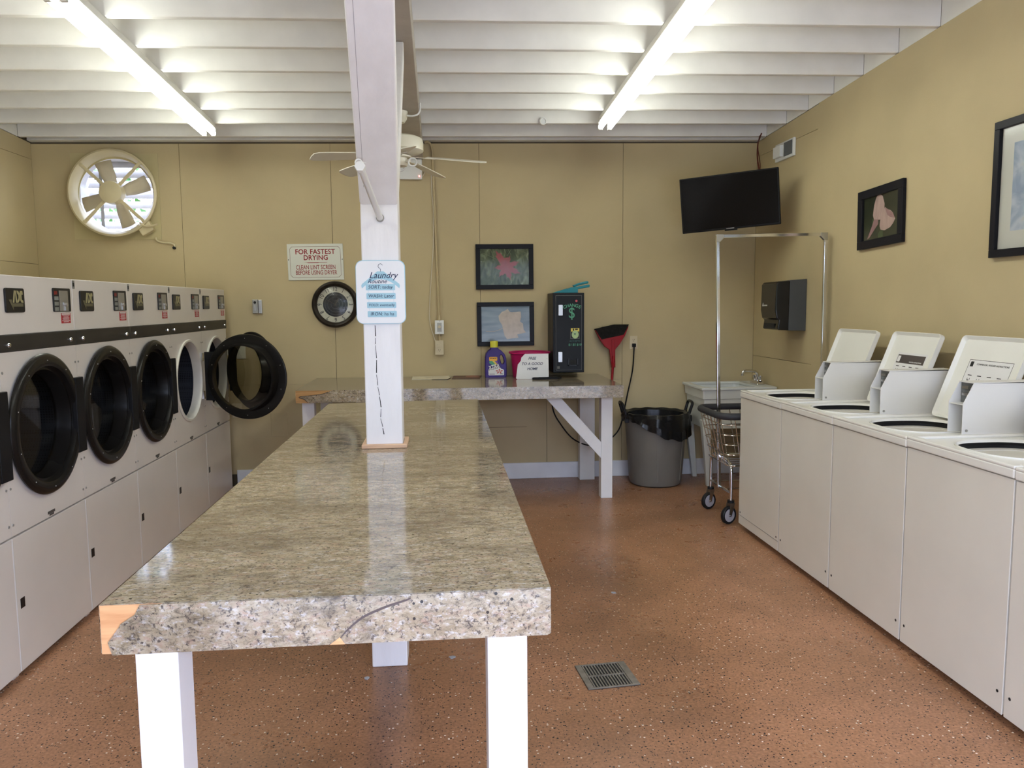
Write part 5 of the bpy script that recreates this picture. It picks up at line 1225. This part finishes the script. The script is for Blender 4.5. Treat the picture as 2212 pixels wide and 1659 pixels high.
for xe, s in ((1.965, 1), (2.62, -1)):
    MB().tube(spline([(xe, 5.19, .15), (xe, 5.19, .34), (xe, 5.205, .40), (xe, 5.26, .425), (xe, 5.34, .43)], 5)[:-1]+[Vector((xe, 5.46, .43))]+spline([(xe, 5.54, .425), (xe, 5.585, .40), (xe, 5.60, .34), (xe, 5.60, .15)], 5), .011, 10).build('end_frame', CHROME, cr_, smooth=True)
    MB().tube([(xe, 5.19, .215), (xe, 5.60, .215)], .009, 8).build('cross_bar', CHROME, cr_, smooth=True)
MB().tube([(1.965, 5.27, .225), (2.62, 5.27, .225)], .006, 8).build('base_rail', CHROME, cr_); MB().tube([(1.965, 5.52, .225), (2.62, 5.52, .225)], .006, 8).build('base_rail', CHROME, cr_)
# hanging rail: two uprights and the top bar
def sq(p0, p1, h):
    p0, p1 = Vector(p0), Vector(p1); d = (p1-p0).normalized(); a_ = Vector((0, 1, 0)); b_ = d.cross(a_).normalized()
    q = lambda c: [c-a_*h-b_*h, c+a_*h-b_*h, c+a_*h+b_*h, c-a_*h+b_*h]
    return MB().hexa(q(p0)+q(p1))
sq((1.955, 5.4, .205), (1.912, 5.4, 1.985), .0115).build('upright', CHROME, cr_, bev=.003)
sq((2.700, 5.4, .205), (2.690, 5.4, 1.995), .0115).build('upright', CHROME, cr_, bev=.003)
MB().box(2.61, 2.71, 5.388, 5.412, .204, .226).build('rail_foot', CHROME, cr_)
sq((1.905, 5.4, 1.978), (2.700, 5.4, 1.992), .0115).build('top_rail', CHROME, cr_, bev=.003)
for xx, s, z in ((1.914, 1, 1.978), (2.689, -1, 1.99)):
    MB(Fr((0, 5.4, 0), (1, 0, 0), (0, 0, 1))).prism([(xx-s*.012, z-.04), (xx+s*.012, z-.04), (xx+s*.04, z-.012), (xx+s*.04, z+.013), (xx-s*.012, z+.013)], -.013, .013).build('corner_joint', STEEL, cr_, bev=.002)
for (x, y) in ((1.965, 5.19), (1.965, 5.60), (2.62, 5.19), (2.62, 5.60)):
    MB().cyl((x, y, .148), (x, y, .165), .024, n=18).build('caster_cap', RUBBER, cr_, smooth=True)
    ax = Vector((1, .45, 0)).normalized(); wx = Vector((x-.018, y-.008, .062))
    wv = ax.cross(Vector((0, 0, 1)))
    wh = MB().lathe([(.0, -.012), (.048, -.013), (.056, -.016), (.0615, -.010), (.0615, .010), (.056, .016), (.048, .013), (.0, .012)], wx, wx+wv, 32, False, True).build('caster_wheel', RUBBER, cr_, smooth=True)
    for s in (-1, 1): MB().lathe([(.0, .0145*s), (.020, .0150*s), (.044, .0142*s), (.046, .012*s)], wx, wx+wv, 28, False, True).build('wheel_hub', WHEELG, wh, smooth=True)
    for s in (-1, 1):
        c0 = wx+wv*(.019*s); q = [Vector((x, y, .148))+wv*(.019*s)-ax*.022, Vector((x, y, .148))+wv*(.019*s)+ax*.022, c0+ax*.01-Vector((0, 0, .008)), c0-ax*.012-Vector((0, 0, .008))]
        MB().hexa([p-wv*.001 for p in q]+[p+wv*.001 for p in q]).build('caster_fork', STEEL, cr_)
    MB().cyl(wx-wv*.022, wx+wv*.022, .006, n=10).build('axle', STEEL, cr_)

# ================================================================== FLOOR DRAIN AND LITTER
dg_ = thing('floor_drain', 'rectangular cast-iron floor drain grate in the brown floor', 'drain', (.65, 3.07, 0))
A, B_, C_, D_ = Vector((.536, 3.158, 0)), Vector((.738, 3.178, 0)), Vector((.770, 2.972, 0)), Vector((.555, 2.950, 0))
r_ = (B_-A).normalized(); Fd = Fr((.650, 3.063, .0), r_, Vector((0, 0, 1)).cross(r_))
MB(Fd).box(-.108, .108, -.105, .105, .0006, .0016).build('pit', DARKIN, dg_)
gm = MB(Fd)
for q in ((-.108, .108, .095, .105), (-.108, .108, -.105, -.095), (-.108, -.082, -.095, .095), (.078, .108, -.095, .095)): gm.box(*q, .0017, .006)
gm.build('frame', GRATE, dg_, bev=.001, seg=1)
for k in range(13): MB(Fd).box(-.080+.0125*k, -.0745+.0125*k, -.095, .095, .0017, .0055).build('bar', GRATE, dg_)
MB(Fd).box(-.082, .078, -.004, .003, .0017, .0062).build('cross_bar', GRATE, dg_)
random.seed(21)
spots = [((785, 1452), 'by the foot of the post'), ((998, 1410), 'under the right side of the folding table')]
for (X, Y, lab) in ((-.33, 3.14, 'small grey scrap of lint on the floor at the foot of the post'), (.02, 3.30, 'small grey scrap of lint on the floor right of the post'), (.88, 3.98, 'small grey scrap of lint on the open floor before the washers')):
    pts = [(X+random.uniform(.008, .016)*math.cos(t), Y+random.uniform(.008, .018)*math.sin(t)) for t in [2*PI*k/9 for k in range(9)]]
    o = MB().prism(pts, .0004, .003).build('lint_scrap', LITTER); tag(o, lab, 'lint', 'lint scraps on the floor')
